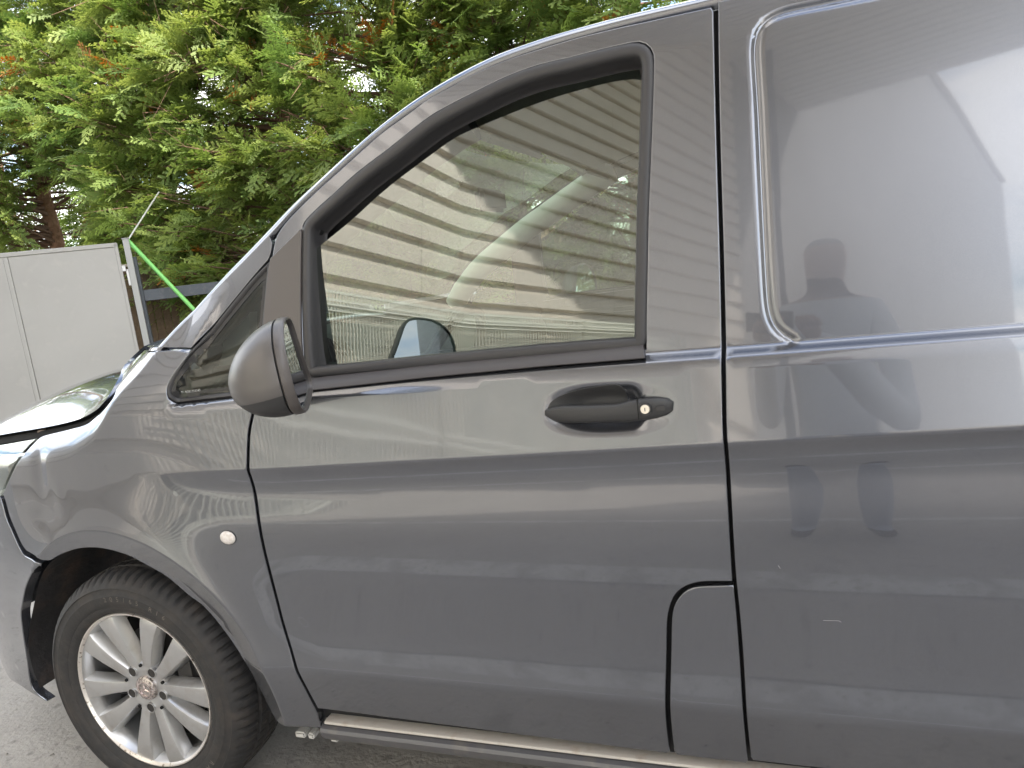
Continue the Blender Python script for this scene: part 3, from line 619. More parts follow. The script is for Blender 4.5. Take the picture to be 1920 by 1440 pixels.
# ---- front wheel
def text_vf(ch, size):
    cu = bpy.data.curves.new('t', 'FONT'); cu.body = ch; cu.size = size; cu.resolution_u = 2; cu.align_x = 'CENTER'
    o = bpy.data.objects.new('t', cu); COL.objects.link(o)
    dg = bpy.context.evaluated_depsgraph_get(); me = o.evaluated_get(dg).to_mesh()
    V = np.array([v.co[:] for v in me.vertices]).reshape(-1, 3); F = [tuple(p.vertices) for p in me.polygons]
    bpy.data.objects.remove(o); bpy.data.curves.remove(cu); return V, F
def make_wheel(cx, cz, name='wheel'):
    W0 = np.array([cx, 0, cz])
    wh = bpy.data.objects.new(name, None); wh.empty_display_size = .1; link(wh, van); wh.location = np.array([cx, .12, cz])-np.array(van.location)
    K = 432; P = [(.2215, .034), (.228, .026), (.236, .0205), (.245, .0195), (.247, .0175), (.262, .0145), (.276, .0145), (.278, .0165), (.294, .0185), (.296, .0165), (.306, .0225), (.314, .030), (.3205, .039), (.3255, .050), (.3285, .064), (.3295, .079), (.3225, .081), (.3225, .089), (.3300, .091), (.3305, .117), (.3235, .119), (.3235, .127), (.3305, .129), (.3300, .155), (.3225, .157), (.3225, .165), (.3295, .167), (.3270, .188), (.318, .207), (.29, .222), (.25, .222), (.22, .205)]
    P = np.array(P); a = np.linspace(0, 2*np.pi, K, endpoint=False); rad = np.repeat(P[:, :1], K, 1); yy = np.repeat(P[:, 1:2], K, 1)
    sip = (np.arange(K) % 6 < 2)
    for i in range(len(P)):
        if .313 < P[i, 0] and (.028 < P[i, 1] < .08 or .16 < P[i, 1] < .21): rad[i, sip] -= .0075 if P[i, 1] > .035 else .0045
        if 18 <= i <= 19 or 22 <= i <= 23: rad[i, (np.arange(K) % 6 == 2)] -= .003
    V = np.stack([rad*np.cos(a), yy, rad*np.sin(a)], -1).reshape(-1, 3)+W0; n = len(P)
    F = [(i*K+j, (i+1)*K+j, (i+1)*K+(j+1) % K, i*K+(j+1) % K) for i in range(n-1) for j in range(K)]
    ty = mesh_obj('tyre', V, F, TYRE, wh); sharp(ty, 38)
    tb = MB()
    for txt, ac, step in (('205/65 R16', 78, 4.6), ('RADIAL TUBELESS', -70, 4.2)):
        for i, chh in enumerate(txt):
            if chh == ' ': continue
            tv, tf = text_vf(chh, .019); ang = R(ac-(i-(len(txt)-1)/2)*step); e1 = np.array([math.sin(ang), 0, -math.cos(ang)]); e2 = np.array([math.cos(ang), 0, math.sin(ang)])
            tb.add(W0+e2*.2615+tv[:, :1]*e1+tv[:, 1:2]*e2+np.array([0, .0139, 0]), tf)
    tb.build('tyre_lettering', mat('lettering_rubber', (.13, .115, .1), .7), wh, smooth=False)['kind'] = 'stuff'
    rim = MB().lathe([(.2222, .040), (.2228, .031), (.2212, .0275), (.2185, .0275), (.2155, .0300), (.2130, .0335)], 120, W0).build('rim_lip', ALLOYW, wh)
    rimo = MB().lathe([(.2130, .0335), (.2065, .046), (.200, .068), (.196, .11), (.194, .17)], 120, W0).build('rim', ALLOY, wh)
    # spokes: five pairs
    for k in range(10):
        th = R(92+36*(k//2)*2+(18 if k % 2 else -18)); lean = R(3.0 if k % 2 else -3.0)
        rr = np.array([.046, .066, .085, .11, .14, .17, .195, .2085, .2140]); hw = np.array([.0135, .0145, .0150, .0165, .0195, .0230, .0265, .0285, .0290]); yt = np.array([.0445, .0425, .0405, .0375, .0345, .0325, .0322, .0335, .0350])
        V = []
        for r_, w_, y_ in zip(rr, hw, yt):
            ca = th+lean*(r_-.06)/.15; e2 = np.array([math.cos(ca), 0, math.sin(ca)]); e1 = np.array([-math.sin(ca), 0, math.cos(ca)])
            for uu, dd in ((-w_-.010*min(1, r_/.1), .032), (-w_-.003, .0075), (-w_+.0008, .0008), (-w_+.004, 0), (w_-.004, 0), (w_-.0008, .0008), (w_+.003, .0075), (w_+.010*min(1, r_/.1), .032)):
                V.append(W0+e2*r_+e1*uu+np.array([0, y_+dd, 0]))
        F = [(i*8+j, i*8+j+1, (i+1)*8+j+1, (i+1)*8+j) for i in range(8) for j in range(7)]
        o = mesh_obj('spoke', V, F, ALLOY, wh); sharp(o, 30)
    MB().lathe([(.0, .0455), (.040, .0455), (.050, .0435), (.060, .0425), (.068, .0440), (.072, .050), (.073, .09)], 60, W0).build('hub_face', ALLOY, wh)
    for k in range(5):
        th = R(92+36+72*k); c = W0+np.array([.0565*math.cos(th), 0, .0565*math.sin(th)])
        MB().lathe([(.0122, .0415), (.0128, .0400), (.0145, .0400), (.0152, .0425), (.0155, .05)], 24, c).build('bolt_hole_rim', ALLOY, wh)
        MB().lathe([(0, .0417), (.0124, .0417), (.0124, .05)], 24, c).build('bolt_hole_dark', mat('hole_dark', (.045, .042, .04), .5, .5), wh)  # dark disc stands in for the shaded bolt hole
        th = R(92+72*k); c = W0+np.array([.066*math.cos(th), 0, .066*math.sin(th)])
        MB().lathe([(0, .0395), (.0042, .0395), (.0046, .045)], 12, c).build('drain_hole', mat('joint_black', (.004, .004, .004), .9), wh)
    MB().lathe([(0, .0375), (.020, .0378), (.0215, .0365), (.0235, .0372), (.030, .0385), (.0335, .0405), (.035, .046)], 48, W0).build('centre_cap', HUBM, wh)
    st = MB()
    for k in range(3):
        th = R(96+120*k); e2 = np.array([math.cos(th), 0, math.sin(th)]); e1 = np.array([-math.sin(th), 0, math.cos(th)])
        p = [W0+np.array([0, .0345, 0]), W0+e2*.0045+e1*.0034+np.array([0, .0372, 0]), W0+e2*.0195+np.array([0, .0368, 0]), W0+e2*.0045-e1*.0034+np.array([0, .0372, 0])]
        st.add(p, [(0, 1, 2), (0, 2, 3)])
    st.lathe([(.0193, .0378), (.0193, .0355), (.0212, .0355), (.0212, .0378)], 40, W0)
    for k in range(20):
        th = 2*math.pi*(k+.5)/20; e = np.array([math.cos(th), 0, math.sin(th)]); st.box(W0+e*.0262+np.array([0, .0378, 0]), (.0045, .0016, .002), Matrix.Rotation(-th+.6, 3, 'Y'))
    st.build('cap_emblem', mat('emblem_pinkish_chrome', (.72, .62, .6), .22, .9), wh, smooth=False)
    MB().lathe([(.03, .105), (.145, .105), (.146, .12), (.03, .12)], 60, W0).build('brake_disc', BRAKE, wh)
    rbox('brake_caliper', (cx+.115, .095, cz+.05), (.07, .05, .15), BRAKE, wh, bev=.012)
    MB().lathe([(0, .125), (.19, .125), (.20, .17), (.2, .2)], 40, W0).build('wheel_back', mat('joint_black', (.004, .004, .004), .9), wh)
    return wh
fw_ = make_wheel(0, .327)
# rear wheel and the far wheels carry the van outside the picture
def copy_tree(o, parent, loc=None, scale=None):
    c = o.copy(); COL.objects.link(c); c.parent = parent
    if loc is not None: c.location = loc
    if scale is not None: c.scale = scale
    for ch in o.children: copy_tree(ch, c)
    return c
copy_tree(fw_, van, (3.2-1.6, .12-YC, .327)); copy_tree(fw_, van, (0-1.6, YC-.12, .327), (1, -1, 1)); copy_tree(fw_, van, (3.2-1.6, YC-.12, .327), (1, -1, 1))
# ---- wing mirror
def make_mirror():
    al = R(28); nv = np.array([math.cos(al), math.sin(al), .07]); nv /= np.linalg.norm(nv); uv = np.array([-math.sin(al), math.cos(al), 0]); wv = np.cross(nv, uv); wv *= np.sign(wv[2])
    M0 = at_y(556, 676, -.165)
    mr = bpy.data.objects.new('wing_mirror', None); mr.empty_display_size = .1; link(mr, van); mr.location = M0-np.array(van.location)
    O = np.array([(-.098, -.03), (-.096, .015), (-.086, .052), (-.066, .080), (-.038, .098), (-.005, .103), (.025, .098), (.042, .080), (.054, .045), (.068, .0), (.082, -.04), (.092, -.068), (.086, -.088), (.06, -.098), (.02, -.110), (-.02, -.116), (-.055, -.110), (-.082, -.088), (-.094, -.06)])
    O = O*[1.2, .79]; O = np.vstack([O, O[:1]]); O = spline(O, .006)[:-1]; k = len(O); O0 = O.mean(0)
    def ring(sc, d, sh=(0, 0)): q = O0+(O-O0)*sc+np.array(sh); return M0+q[:, :1]*uv+q[:, 1:2]*wv-nv*d
    def lf(name, rings, m, cap=True):
        V = np.vstack(rings); n = len(rings); F = [(i*k+j, i*k+(j+1) % k, (i+1)*k+(j+1) % k, (i+1)*k+j) for i in range(n-1) for j in range(k)]
        if cap: F.append(tuple((n-1)*k+j for j in range(k)))
        return V, F
    rim = [ring(.93, .008), ring(.935, .0), ring(.95, -.003), ring(.98, -.003), ring(1.0, .0), ring(1.005, .008), ring(1.0, .014), ring(.97, .016)]
    V, F = lf('', rim, None, False); o = mesh_obj('mirror_surround', V, F, SATIN, mr); sharp(o, 50)
    V, F = lf('', [ring(.935, .0025), ring(.02, .0025)], None); o = mesh_obj('mirror_glass', V, F, CHROME, mr, smooth=False)
    V, F = lf('', [ring(.93, .013), ring(.965, .018)], None, False); mesh_obj('mirror_gap', V, F, DARKSHELL, mr)
    D = .105; ts = np.concatenate([[0], np.linspace(.02, 1, 26)]); rs = []
    for t in ts:
        sc = (1-t**1.9)**.58*.99 if t < 1 else .01
        rs.append(ring(max(sc, .01), .018+D*t, (-.004*t, -.014*t)))
    V, F = lf('', rs, None); cut_p = M0-wv*.042; cut_n = wv-nv*.10
    for nm, m, up in (('mirror_shell', MIRSHELL, True), ('mirror_lower_cover', PLASTIC, False)):
        bm = bmesh.new(); bv = [bm.verts.new(p) for p in V]
        for f in F: bm.faces.new([bv[i] for i in f])
        bmesh.ops.bisect_plane(bm, geom=bm.verts[:]+bm.edges[:]+bm.faces[:], plane_co=Vector(cut_p+(0 if up else -.0012)*wv), plane_no=Vector(cut_n), clear_inner=up, clear_outer=not up)
        bm.verts.ensure_lookup_table(); bm.verts.index_update(); VV = np.array([q.co[:] for q in bm.verts]); FF = [tuple(q.index for q in f.verts) for f in bm.faces]; bm.free()
        cc = M0-nv*.07; mesh_obj(nm, cc+(VV-cc)*(1 if up else .985), FF, m, mr)
    mb = MB(); p0 = M0+uv*.04-wv*.05-nv*.05; p1 = np.array([.53, .03, 1.10]); mb.tube([p0, p0*.5+p1*.5+np.array([0, 0, -.012]), p1], [.034, .028, .032], 12); mb.build('mirror_arm', PLASTIC, mr)
    return mr
mir = make_mirror()
mf = copy_tree(mir, van, (mir.location[0], -mir.location[1], mir.location[2]), (1, -1, 1)); mf.rotation_euler.z = R(13)
# ---- cabin
def extr_y(name, prof, y0, y1, m, bulge=0):
    P = np.asarray(prof, float); n = 15; k = len(P); V = []
    for j in range(n):
        t = j/(n-1); yy = y0+(y1-y0)*t; q = P.copy()
        V.append(np.column_stack([q[:, 0], np.full(k, yy), q[:, 1]+bulge*np.exp(-((yy-.5)/.2)**2)*np.clip((q[:, 1]-1.0)/.14, 0, 1)]))
    F = [(j*k+i, j*k+i+1, (j+1)*k+i+1, (j+1)*k+i) for j in range(n-1) for i in range(k-1)]+[tuple(range(k))[::-1], tuple((n-1)*k+i for i in range(k))]
    o = mesh_obj(name, np.vstack(V), F, m, van); sharp(o, 40); return o
extr_y('dashboard', [(.02, 1.0), (.12, 1.135), (.30, 1.155), (.50, 1.15), (.60, 1.135), (.665, 1.09), (.69, 1.02), (.665, .9), (.60, .75), (.3, .7)], .15, 2*YC-.15, DASH, .06)
vq = [at_y(604, 628, .14), at_y(608, 680, .14), at_y(660, 676, .14), at_y(628, 640, .14)]
mb = MB(); mb.add(np.array(vq+[p+np.array([0, .03, 0]) for p in vq]), [(0, 1, 2, 3), (0, 3, 7, 4), (1, 0, 4, 5), (2, 1, 5, 6), (3, 2, 6, 7)]); mb.build('air_vent', mat('vent_black', (.006, .006, .007), .5), van, smooth=False)
for k in range(4):
    f = (k+.6)/4.6; a = vq[1]*(1-f)+vq[2]*f; b = vq[0]*(1-f)+vq[3]*f*1+0*a; b = vq[0]+(vq[3]-vq[0])*f
    MB().tube([a+np.array([0, -.003, 0]), b+np.array([0, -.003, 0])], .0014, 5).build('vent_slat', mat('vent_slat', (.06, .065, .07), .4), van)
sw = np.array([.80, .47, 1.05]); a_ = np.linspace(0, 2*np.pi, 41)
e1 = np.array([0, 1, 0]); e2 = np.array([.45, 0, .89])
st = bpy.data.objects.new('steering_wheel', None); link(st, van); st.location = sw-np.array(van.location)
MB().tube([sw+.185*(math.cos(a)*e1+math.sin(a)*e2) for a in a_], .015, 10, False).build('wheel_rim', DASH, st)
mb = MB(); mb.tube([sw-e1*.18, sw, sw+e1*.18], .016, 8); mb.tube([sw, sw-e2*.18], .016, 8); mb.lathe([(0, -.03), (.06, -.02), (.06, .02), (0, .03)], 20, sw); mb.build('wheel_hub', DASH, st)
for ysign in (0, 1):
    yc_ = .50 if not ysign else 2*YC-.50
    se = bpy.data.objects.new('seat', None); link(se, van); se.location = np.array([1.35, yc_, .55])-np.array(van.location)
    rbox('seat_cushion', (1.22, yc_, .70), (.5, .5, .14), SEATM, se, bev=.05, seg=3)
    rbox('seat_back', (1.56, yc_, 1.02), (.13, .5, .62), SEATM, se, rot=Matrix.Rotation(R(12), 3, 'Y'), bev=.05, seg=3)
    rbox('headrest', (1.65, yc_, 1.45), (.10, .26, .18), SEATM, se, rot=Matrix.Rotation(R(10), 3, 'Y'), bev=.04, seg=3)
# pillar trims inside (near and far)
for far in (0, 1):
    i0 = int(np.argmax(EDGE[:, 0] > .18)); idx = np.arange(i0, ihd+3, 2); P = EDGE[idx]+np.array([.06, .06, -.045])
    if far: P = P*[1, -1, 1]+[0, 2*YC, 0]
    MB().tube(P, np.interp(np.arange(len(P)), [0, len(P)-1], [.045, .05]), 14).build('pillar_trim', TRIM if far else DASH, van)
rbox('sun_visor', (.99, .50, 1.63), (.16, .42, .02), HEADL, van, rot=Matrix.Rotation(R(28), 3, 'Y'), bev=.008)
rbox('sun_visor', (.99, 2*YC-.50, 1.63), (.16, .42, .02), HEADL, van, rot=Matrix.Rotation(R(28), 3, 'Y'), bev=.008)
rbox('interior_mirror', (.80, YC, 1.52), (.03, .22, .07), DASH, van, bev=.012)
for yy in (.115, 2*YC-.115): rbox('door_card', (1.06, yy, .72), (.95, .05, .72), DASH, van, bev=.02)
# small print etched on the quarter glass
q0 = on_surf([(341, 738)])[0]; q1 = on_surf([(374, 733.5)])[0]; d_ = (q1-q0)/np.linalg.norm(q1-q0); nb_ = np.array([-d_[1], d_[0]]); tb = MB(); L = np.linalg.norm(q1-q0)
for i, chh in enumerate('■43R1733345'):
    if chh == '■': tv, tf = np.array([[-.0022, 0, 0], [.0022, 0, 0], [.0022, .005, 0], [-.0022, .005, 0]]), [(0, 1, 2, 3)]
    else: tv, tf = text_vf(chh, .0078)
    p2 = q0+d_*L*(i+.5)/11+tv[:, :1]*d_*.9+tv[:, 1:2]*nb_
    tb.add(lift(p2, .0035)[0], tf)
tb.build('glass_print', PRINT, qw, smooth=False)['kind'] = 'stuff'
# scuffs in the paint
for pts in ([(1543, 1163), (1550, 1163.5), (1572, 1164), (1577, 1166.5)], [(1459, 1060), (1463, 1066)]):
    q = spline(on_surf(pts), .004) if len(pts) > 2 else resample(on_surf(pts), .004); MB().tube(lift(q, -.00005)[0], .0003, 4).build('paint_scratch', mat('bare_scratch', (.34, .33, .32), .5), van)

# ------------------------------------------------------------------ yard ground
gm = mat('concrete_yard', (.33, .305, .275), .9, noise=[(1.6, (.39, .365, .33), .4, .65, 6), (22, (.22, .205, .185), .56, .72, 6), (3.2, (.2, .187, .17), .6, .74, 4)], bump=(60, .5, 8), bumpd=.012)
g = mesh_obj('ground', [[-400, -400, 0], [400, -400, 0], [400, 400, 0], [-400, 400, 0]], [(0, 1, 2, 3)], gm); g['kind'] = 'structure'
LINEM = mat('added_worn_white_line', (.62, .61, .58), .85, noise=[(7, (.36, .345, .32), .45, .62, 6), (45, (.3, .285, .26), .56, .7, 4)])
for yl, wl_, x0_, x1_ in ((-1.13, .11, -.9, 9.0), (-2.35, .12, -3.0, 9.0)):  # pale lines added out of view to put bright bands in the door paint
    o = mesh_obj('added_reflection_line', [[x0_, yl-wl_/2, .004], [x1_, yl-wl_/2, .004], [x1_, yl+wl_/2, .004], [x0_, yl+wl_/2, .004]], [(0, 1, 2, 3)], LINEM); o['kind'] = 'structure'
# loose chips and dead leaf scraps on the concrete
mb = MB()
for i in range(900):
    x, y = (rng.uniform(-3, 3), rng.uniform(-2.5, .3)); s = rng.uniform(.002, .008)
    a = rng.uniform(0, 6.28); V = np.array([[1, 0, .2], [.1, .9, .35], [-.8, .2, .2], [-.2, -.8, .3], [0, 0, .8]])*s*rng.uniform(.6, 1.3, 3); c, sn = math.cos(a), math.sin(a)
    V = V@np.array([[c, sn, 0], [-sn, c, 0], [0, 0, 1]]); mb.add(V+np.array([x, y, 0]), [(0, 1, 4), (1, 2, 4), (2, 3, 4), (3, 0, 4)])
o = mb.build('grit', mat('grit_stone', (.16, .145, .125), .9, noise=[(40, (.3, .28, .25), .4, .6, 2)]), smooth=False); tag(o, 'small stone chips and grit scattered on the concrete beside the van', 'grit', kind='stuff')

# ------------------------------------------------------------------ sheet metal gate
GATEM = mat('galvanised_grey_sheet', (.40, .39, .37), .55, .15, noise=[(1.1, (.365, .355, .335), .4, .7, 5), (9, (.42, .405, .38), .55, .8, 4)], bump=(4, .03, 3), bumpd=.02)
GA = at_z(0, 475, 2.0); GB = at_z(219, 455, 2.0); gd = (GB-GA); gd[2] = 0; Lg = np.linalg.norm(gd); gd /= Lg; gn_ = np.array([gd[1], -gd[0], 0])   # towards the camera side
if gn_@(C-GB) < 0: gn_ = -gn_
gate = thing('sheet_metal_gate', 'tall grey sheet metal gate leaf standing open behind the bonnet', 'gate', tuple(GB*[1, 1, 0]))
rotg = np.stack([gd, -gn_, [0, 0, 1]], 1)
def gbox(name, s0, s1, z0, z1, d0, d1, m, par, bev=.003):
    c = GB+gd*((s0+s1)/2)+gn_*((d0+d1)/2); c[2] = (z0+z1)/2
    return rbox(name, c, (s1-s0, d1-d0, z1-z0), m, par, rot=Matrix(rotg.tolist()), bev=bev, seg=1)
seam = np.linalg.norm((at_z(34, 480, 1.98)-GB)[:2])
gbox('gate_panel', -seam+.012, -.03, .06, 1.955, -.01, .006, GATEM, gate)
gbox('gate_panel', -seam*2-.05, -seam-.03, .06, 1.955, -.01, .006, GATEM, gate)
gbox('gate_panel', -seam*3-.1, -seam*2-.09, .06, 1.955, -.01, .006, GATEM, gate)
gbox('gate_stile', -.03, .0, .04, 1.99, -.03, .012, GATEM, gate)
for k in (1, 2, 3): gbox('gate_stile', -seam*k-(k-1)*.05-.03, -seam*k-(k-1)*.05+.009, .04, 1.955, -.03, .0095, GATEM, gate)
gbox('gate_top_rail', -seam*3-.14, -.001, 1.958, 2.0, -.03, .012, GATEM, gate)
gbox('gate_bottom_rail', -seam*3-.14, -.001, .03, .057, -.03, .012, GATEM, gate)
gbox('gate_latch', .0, .035, 1.70, 1.76, -.005, .012, mat('zinc', (.5, .5, .5), .4, .8), gate)
post = thing('gate_post', 'slim grey steel post beside the open gate leaf', 'post', tuple((GB+gd*.085)*[1, 1, 0]))
gbox('post_shaft', .055, .115, 0, 2.03, -.06, .0, mat('post_grey', (.36, .36, .35), .5, .3), post)
gbox('post_cap', .05, .12, 2.03, 2.04, -.065, .005, mat('post_grey'), post)
gbox('hinge_plate', .03, .055, 1.55, 1.72, -.03, -.02, mat('zinc'), post)
# dark steel frame and boarded fence further back
STEEL = mat('blue_grey_steel', (.085, .095, .11), .5, .4, noise=[(20, (.14, .14, .15), .5, .8, 4)])
FB = at_d(262, 560, 7.9); fr = thing('steel_frame', 'dark blue grey steel frame in front of the boarded fence', 'frame', (FB[0], FB[1], 0))
fx = np.array([.8, .6, 0.]); fx = np.array([gd[0], gd[1], 0]); frot = Matrix(rotg.tolist())
def fbox(name, base, s0, s1, z0, z1, th, m, par, d=0., bev=.004):
    c = base*[1, 1, 0]+fx*((s0+s1)/2)-gn_*d; c = np.array([c[0], c[1], (z0+z1)/2]); return rbox(name, c, (s1-s0, th, z1-z0), m, par, rot=frot, bev=bev, seg=1)
zt = at_d(262, 490, 7.9)[2]; zr = at_d(290, 552, 7.9)[2]
fbox('frame_upright', FB, -.05, .05, 0, zt+.05, .1, STEEL, fr)
fbox('frame_upright', FB, 2.3, 2.4, 0, zt+.05, .1, STEEL, fr)
fbox('frame_rail', FB, .05, 2.3, zr-.06, zr+.06, .08, STEEL, fr)
# boarded fence
WOOD = mat('weathered_brown_board', (.17, .115, .07), .85, noise=[(5, (.10, .07, .045), .4, .7, 5), (30, (.22, .16, .1), .5, .75, 4)], bump=(25, .3, 5), bumpd=.01)
BB = at_d(300, 560, 9.3); fen = thing('boarded_fence', 'weathered brown vertical board fence under the hedge', 'fence', (BB[0], BB[1], 0))
zf = at_d(320, 492, 9.3)[2]; bw = .095
bm_mesh = None
for k in range(-40, 70):
    hgt = zf+rng.uniform(-.01, .01)
    if bm_mesh is None:
        o = fbox('board', BB, 0, bw-.006, .04, zf, .02, WOOD, fen, bev=.003); bm_mesh = o; base_loc = np.array(o.location)
    c = bm_mesh if k == -40 else bm_mesh.copy()
    if k != -40: COL.objects.link(c)
    c.location = Vector(fx*bw*k+gn_*rng.uniform(-.004, .004)+np.array([0, 0, rng.uniform(-.012, .006)]))
for z in (.5, zf-.25): fbox('fence_rail', BB, -40*bw, 70*bw, z, z+.07, .04, WOOD, fen, d=.035)
fbox('fence_capping', BB, -40*bw, 70*bw, zf+.002, zf+.035, .05, mat('pale_capping', (.5, .42, .36), .8), fen)
# green bracing pole and its stay wire
P0 = GB+gd*.10-gn_*.10; P0[2] = 2.02; d_ = ray(345, 561); P1 = C+d_*(np.linalg.norm(P0-C)*.985)
pe = P0+(P1-P0)*2.6
pole = MB().tube([P0, P0+(pe-P0)*.5, pe], .022, 14).build('green_pole', mat('bright_green_paint', (.22, .62, .16), .35, coat=.3)); tag(pole, 'bright green bracing pole leaning from the gate post', 'pole')
w0 = P0+np.array([0, 0, .0]); w1 = at_d(277, 393, float((P0-C)@FW)+.3)
wire = MB().tube([w0, w1, w1+(w1-w0)*.6], .008, 6).build('stay_wire', mat('galv_wire', (.6, .6, .56), .4, .6)); tag(wire, 'thin pale stay wire rising from the gate post into the hedge', 'wire')

# ------------------------------------------------------------------ Leyland cypress trees
LEAF = bpy.data.materials.new('cypress_foliage'); LEAF.use_nodes = True; nt = LEAF.node_tree; nt.nodes.clear()
o_ = N(nt, 'ShaderNodeOutputMaterial'); at_ = N(nt, 'ShaderNodeAttribute', attribute_name='tint'); df = N(nt, 'ShaderNodeBsdfPrincipled', Roughness=.55); tl = N(nt, 'ShaderNodeBsdfTranslucent'); mi = N(nt, 'ShaderNodeMixShader'); mi.inputs[0].default_value = .45
df.inputs['Specular IOR Level'].default_value = .35
nt.links.new(at_.outputs['Color'], df.inputs['Base Color'])
hs = N(nt, 'ShaderNodeHueSaturation', Saturation=1.15, Value=1.75, Hue=.48); nt.links.new(at_.outputs['Color'], hs.inputs['Color']); nt.links.new(hs.outputs[0], tl.inputs['Color'])
nt.links.new(df.outputs[0], mi.inputs[1]); nt.links.new(tl.outputs[0], mi.inputs[2]); nt.links.new(mi.outputs[0], o_.inputs[0])
BARK = mat('red_brown_bark', (.24, .13, .08), .9, noise=[(6, (.36, .22, .15), .45, .7, 5), (35, (.10, .06, .042), .55, .75, 4)], bump=(22, .8, 6), bumpd=.03)
TWIG = mat('twig_brown', (.13, .075, .05), .9, noise=[(3, (.2, .12, .08), .4, .7, 2)])
def spray(rs):
    """one flat feathery spray, triangles (n,3,3) + tip weight, axis along +x, length about .3"""
    T = []; tip = []
    L = .30
    def leaf(p, d, l, w_, t):
        d = d/np.linalg.norm(d); s = np.array([-d[1], d[0], 0])*w_/2
        if l > .05: T.append([p-s*.5, p+s*.5, p+d*l*.5+s]); tip.append(t); T.append([p-s*.5, p+d*l*.5+s, p+d*l]); tip.append(t)
        else: T.append([p-s, p+s, p+d*l]); tip.append(t)
    bend = rs.uniform(-.25, .25)
    ax = lambda t: np.array([L*t, L*bend*t*t, 0])
    n2 = 11
    for i in range(n2):
        t = .08+.9*i/(n2-1); sd = 1 if i % 2 else -1; a = sd*R(rs.uniform(32, 50))
        d = np.array([math.cos(a), math.sin(a)+2*bend*t*.5, rs.uniform(-.12, .12)]); l = .135*(1-.62*t)*rs.uniform(.8, 1.15)
        p = ax(t); leaf(p, d, l, .0165, t)
        for j in range(3):
            f = .25+.27*j; q = p+d/np.linalg.norm(d)*l*f
            for s2 in (1, -1):
                b = a+s2*R(rs.uniform(28, 45)); leaf(q, np.array([math.cos(b), math.sin(b), rs.uniform(-.2, .2)]), min(.049, l*.42*(1.15-.55*f)), .0165, min(1, t*.6+f*.5))
    for i in range(4): leaf(ax(i/4), ax((i+1)/4)-ax(i/4), L/3.6, .006, i/4)
    return np.array(T), np.array(tip)
SPR = [spray(np.random.default_rng(100+i)) for i in range(6)]
SIGHT = np.array(at_y(84, 380, 8.2)-C)[:2]; SIGHT = SIGHT/np.linalg.norm(SIGHT)
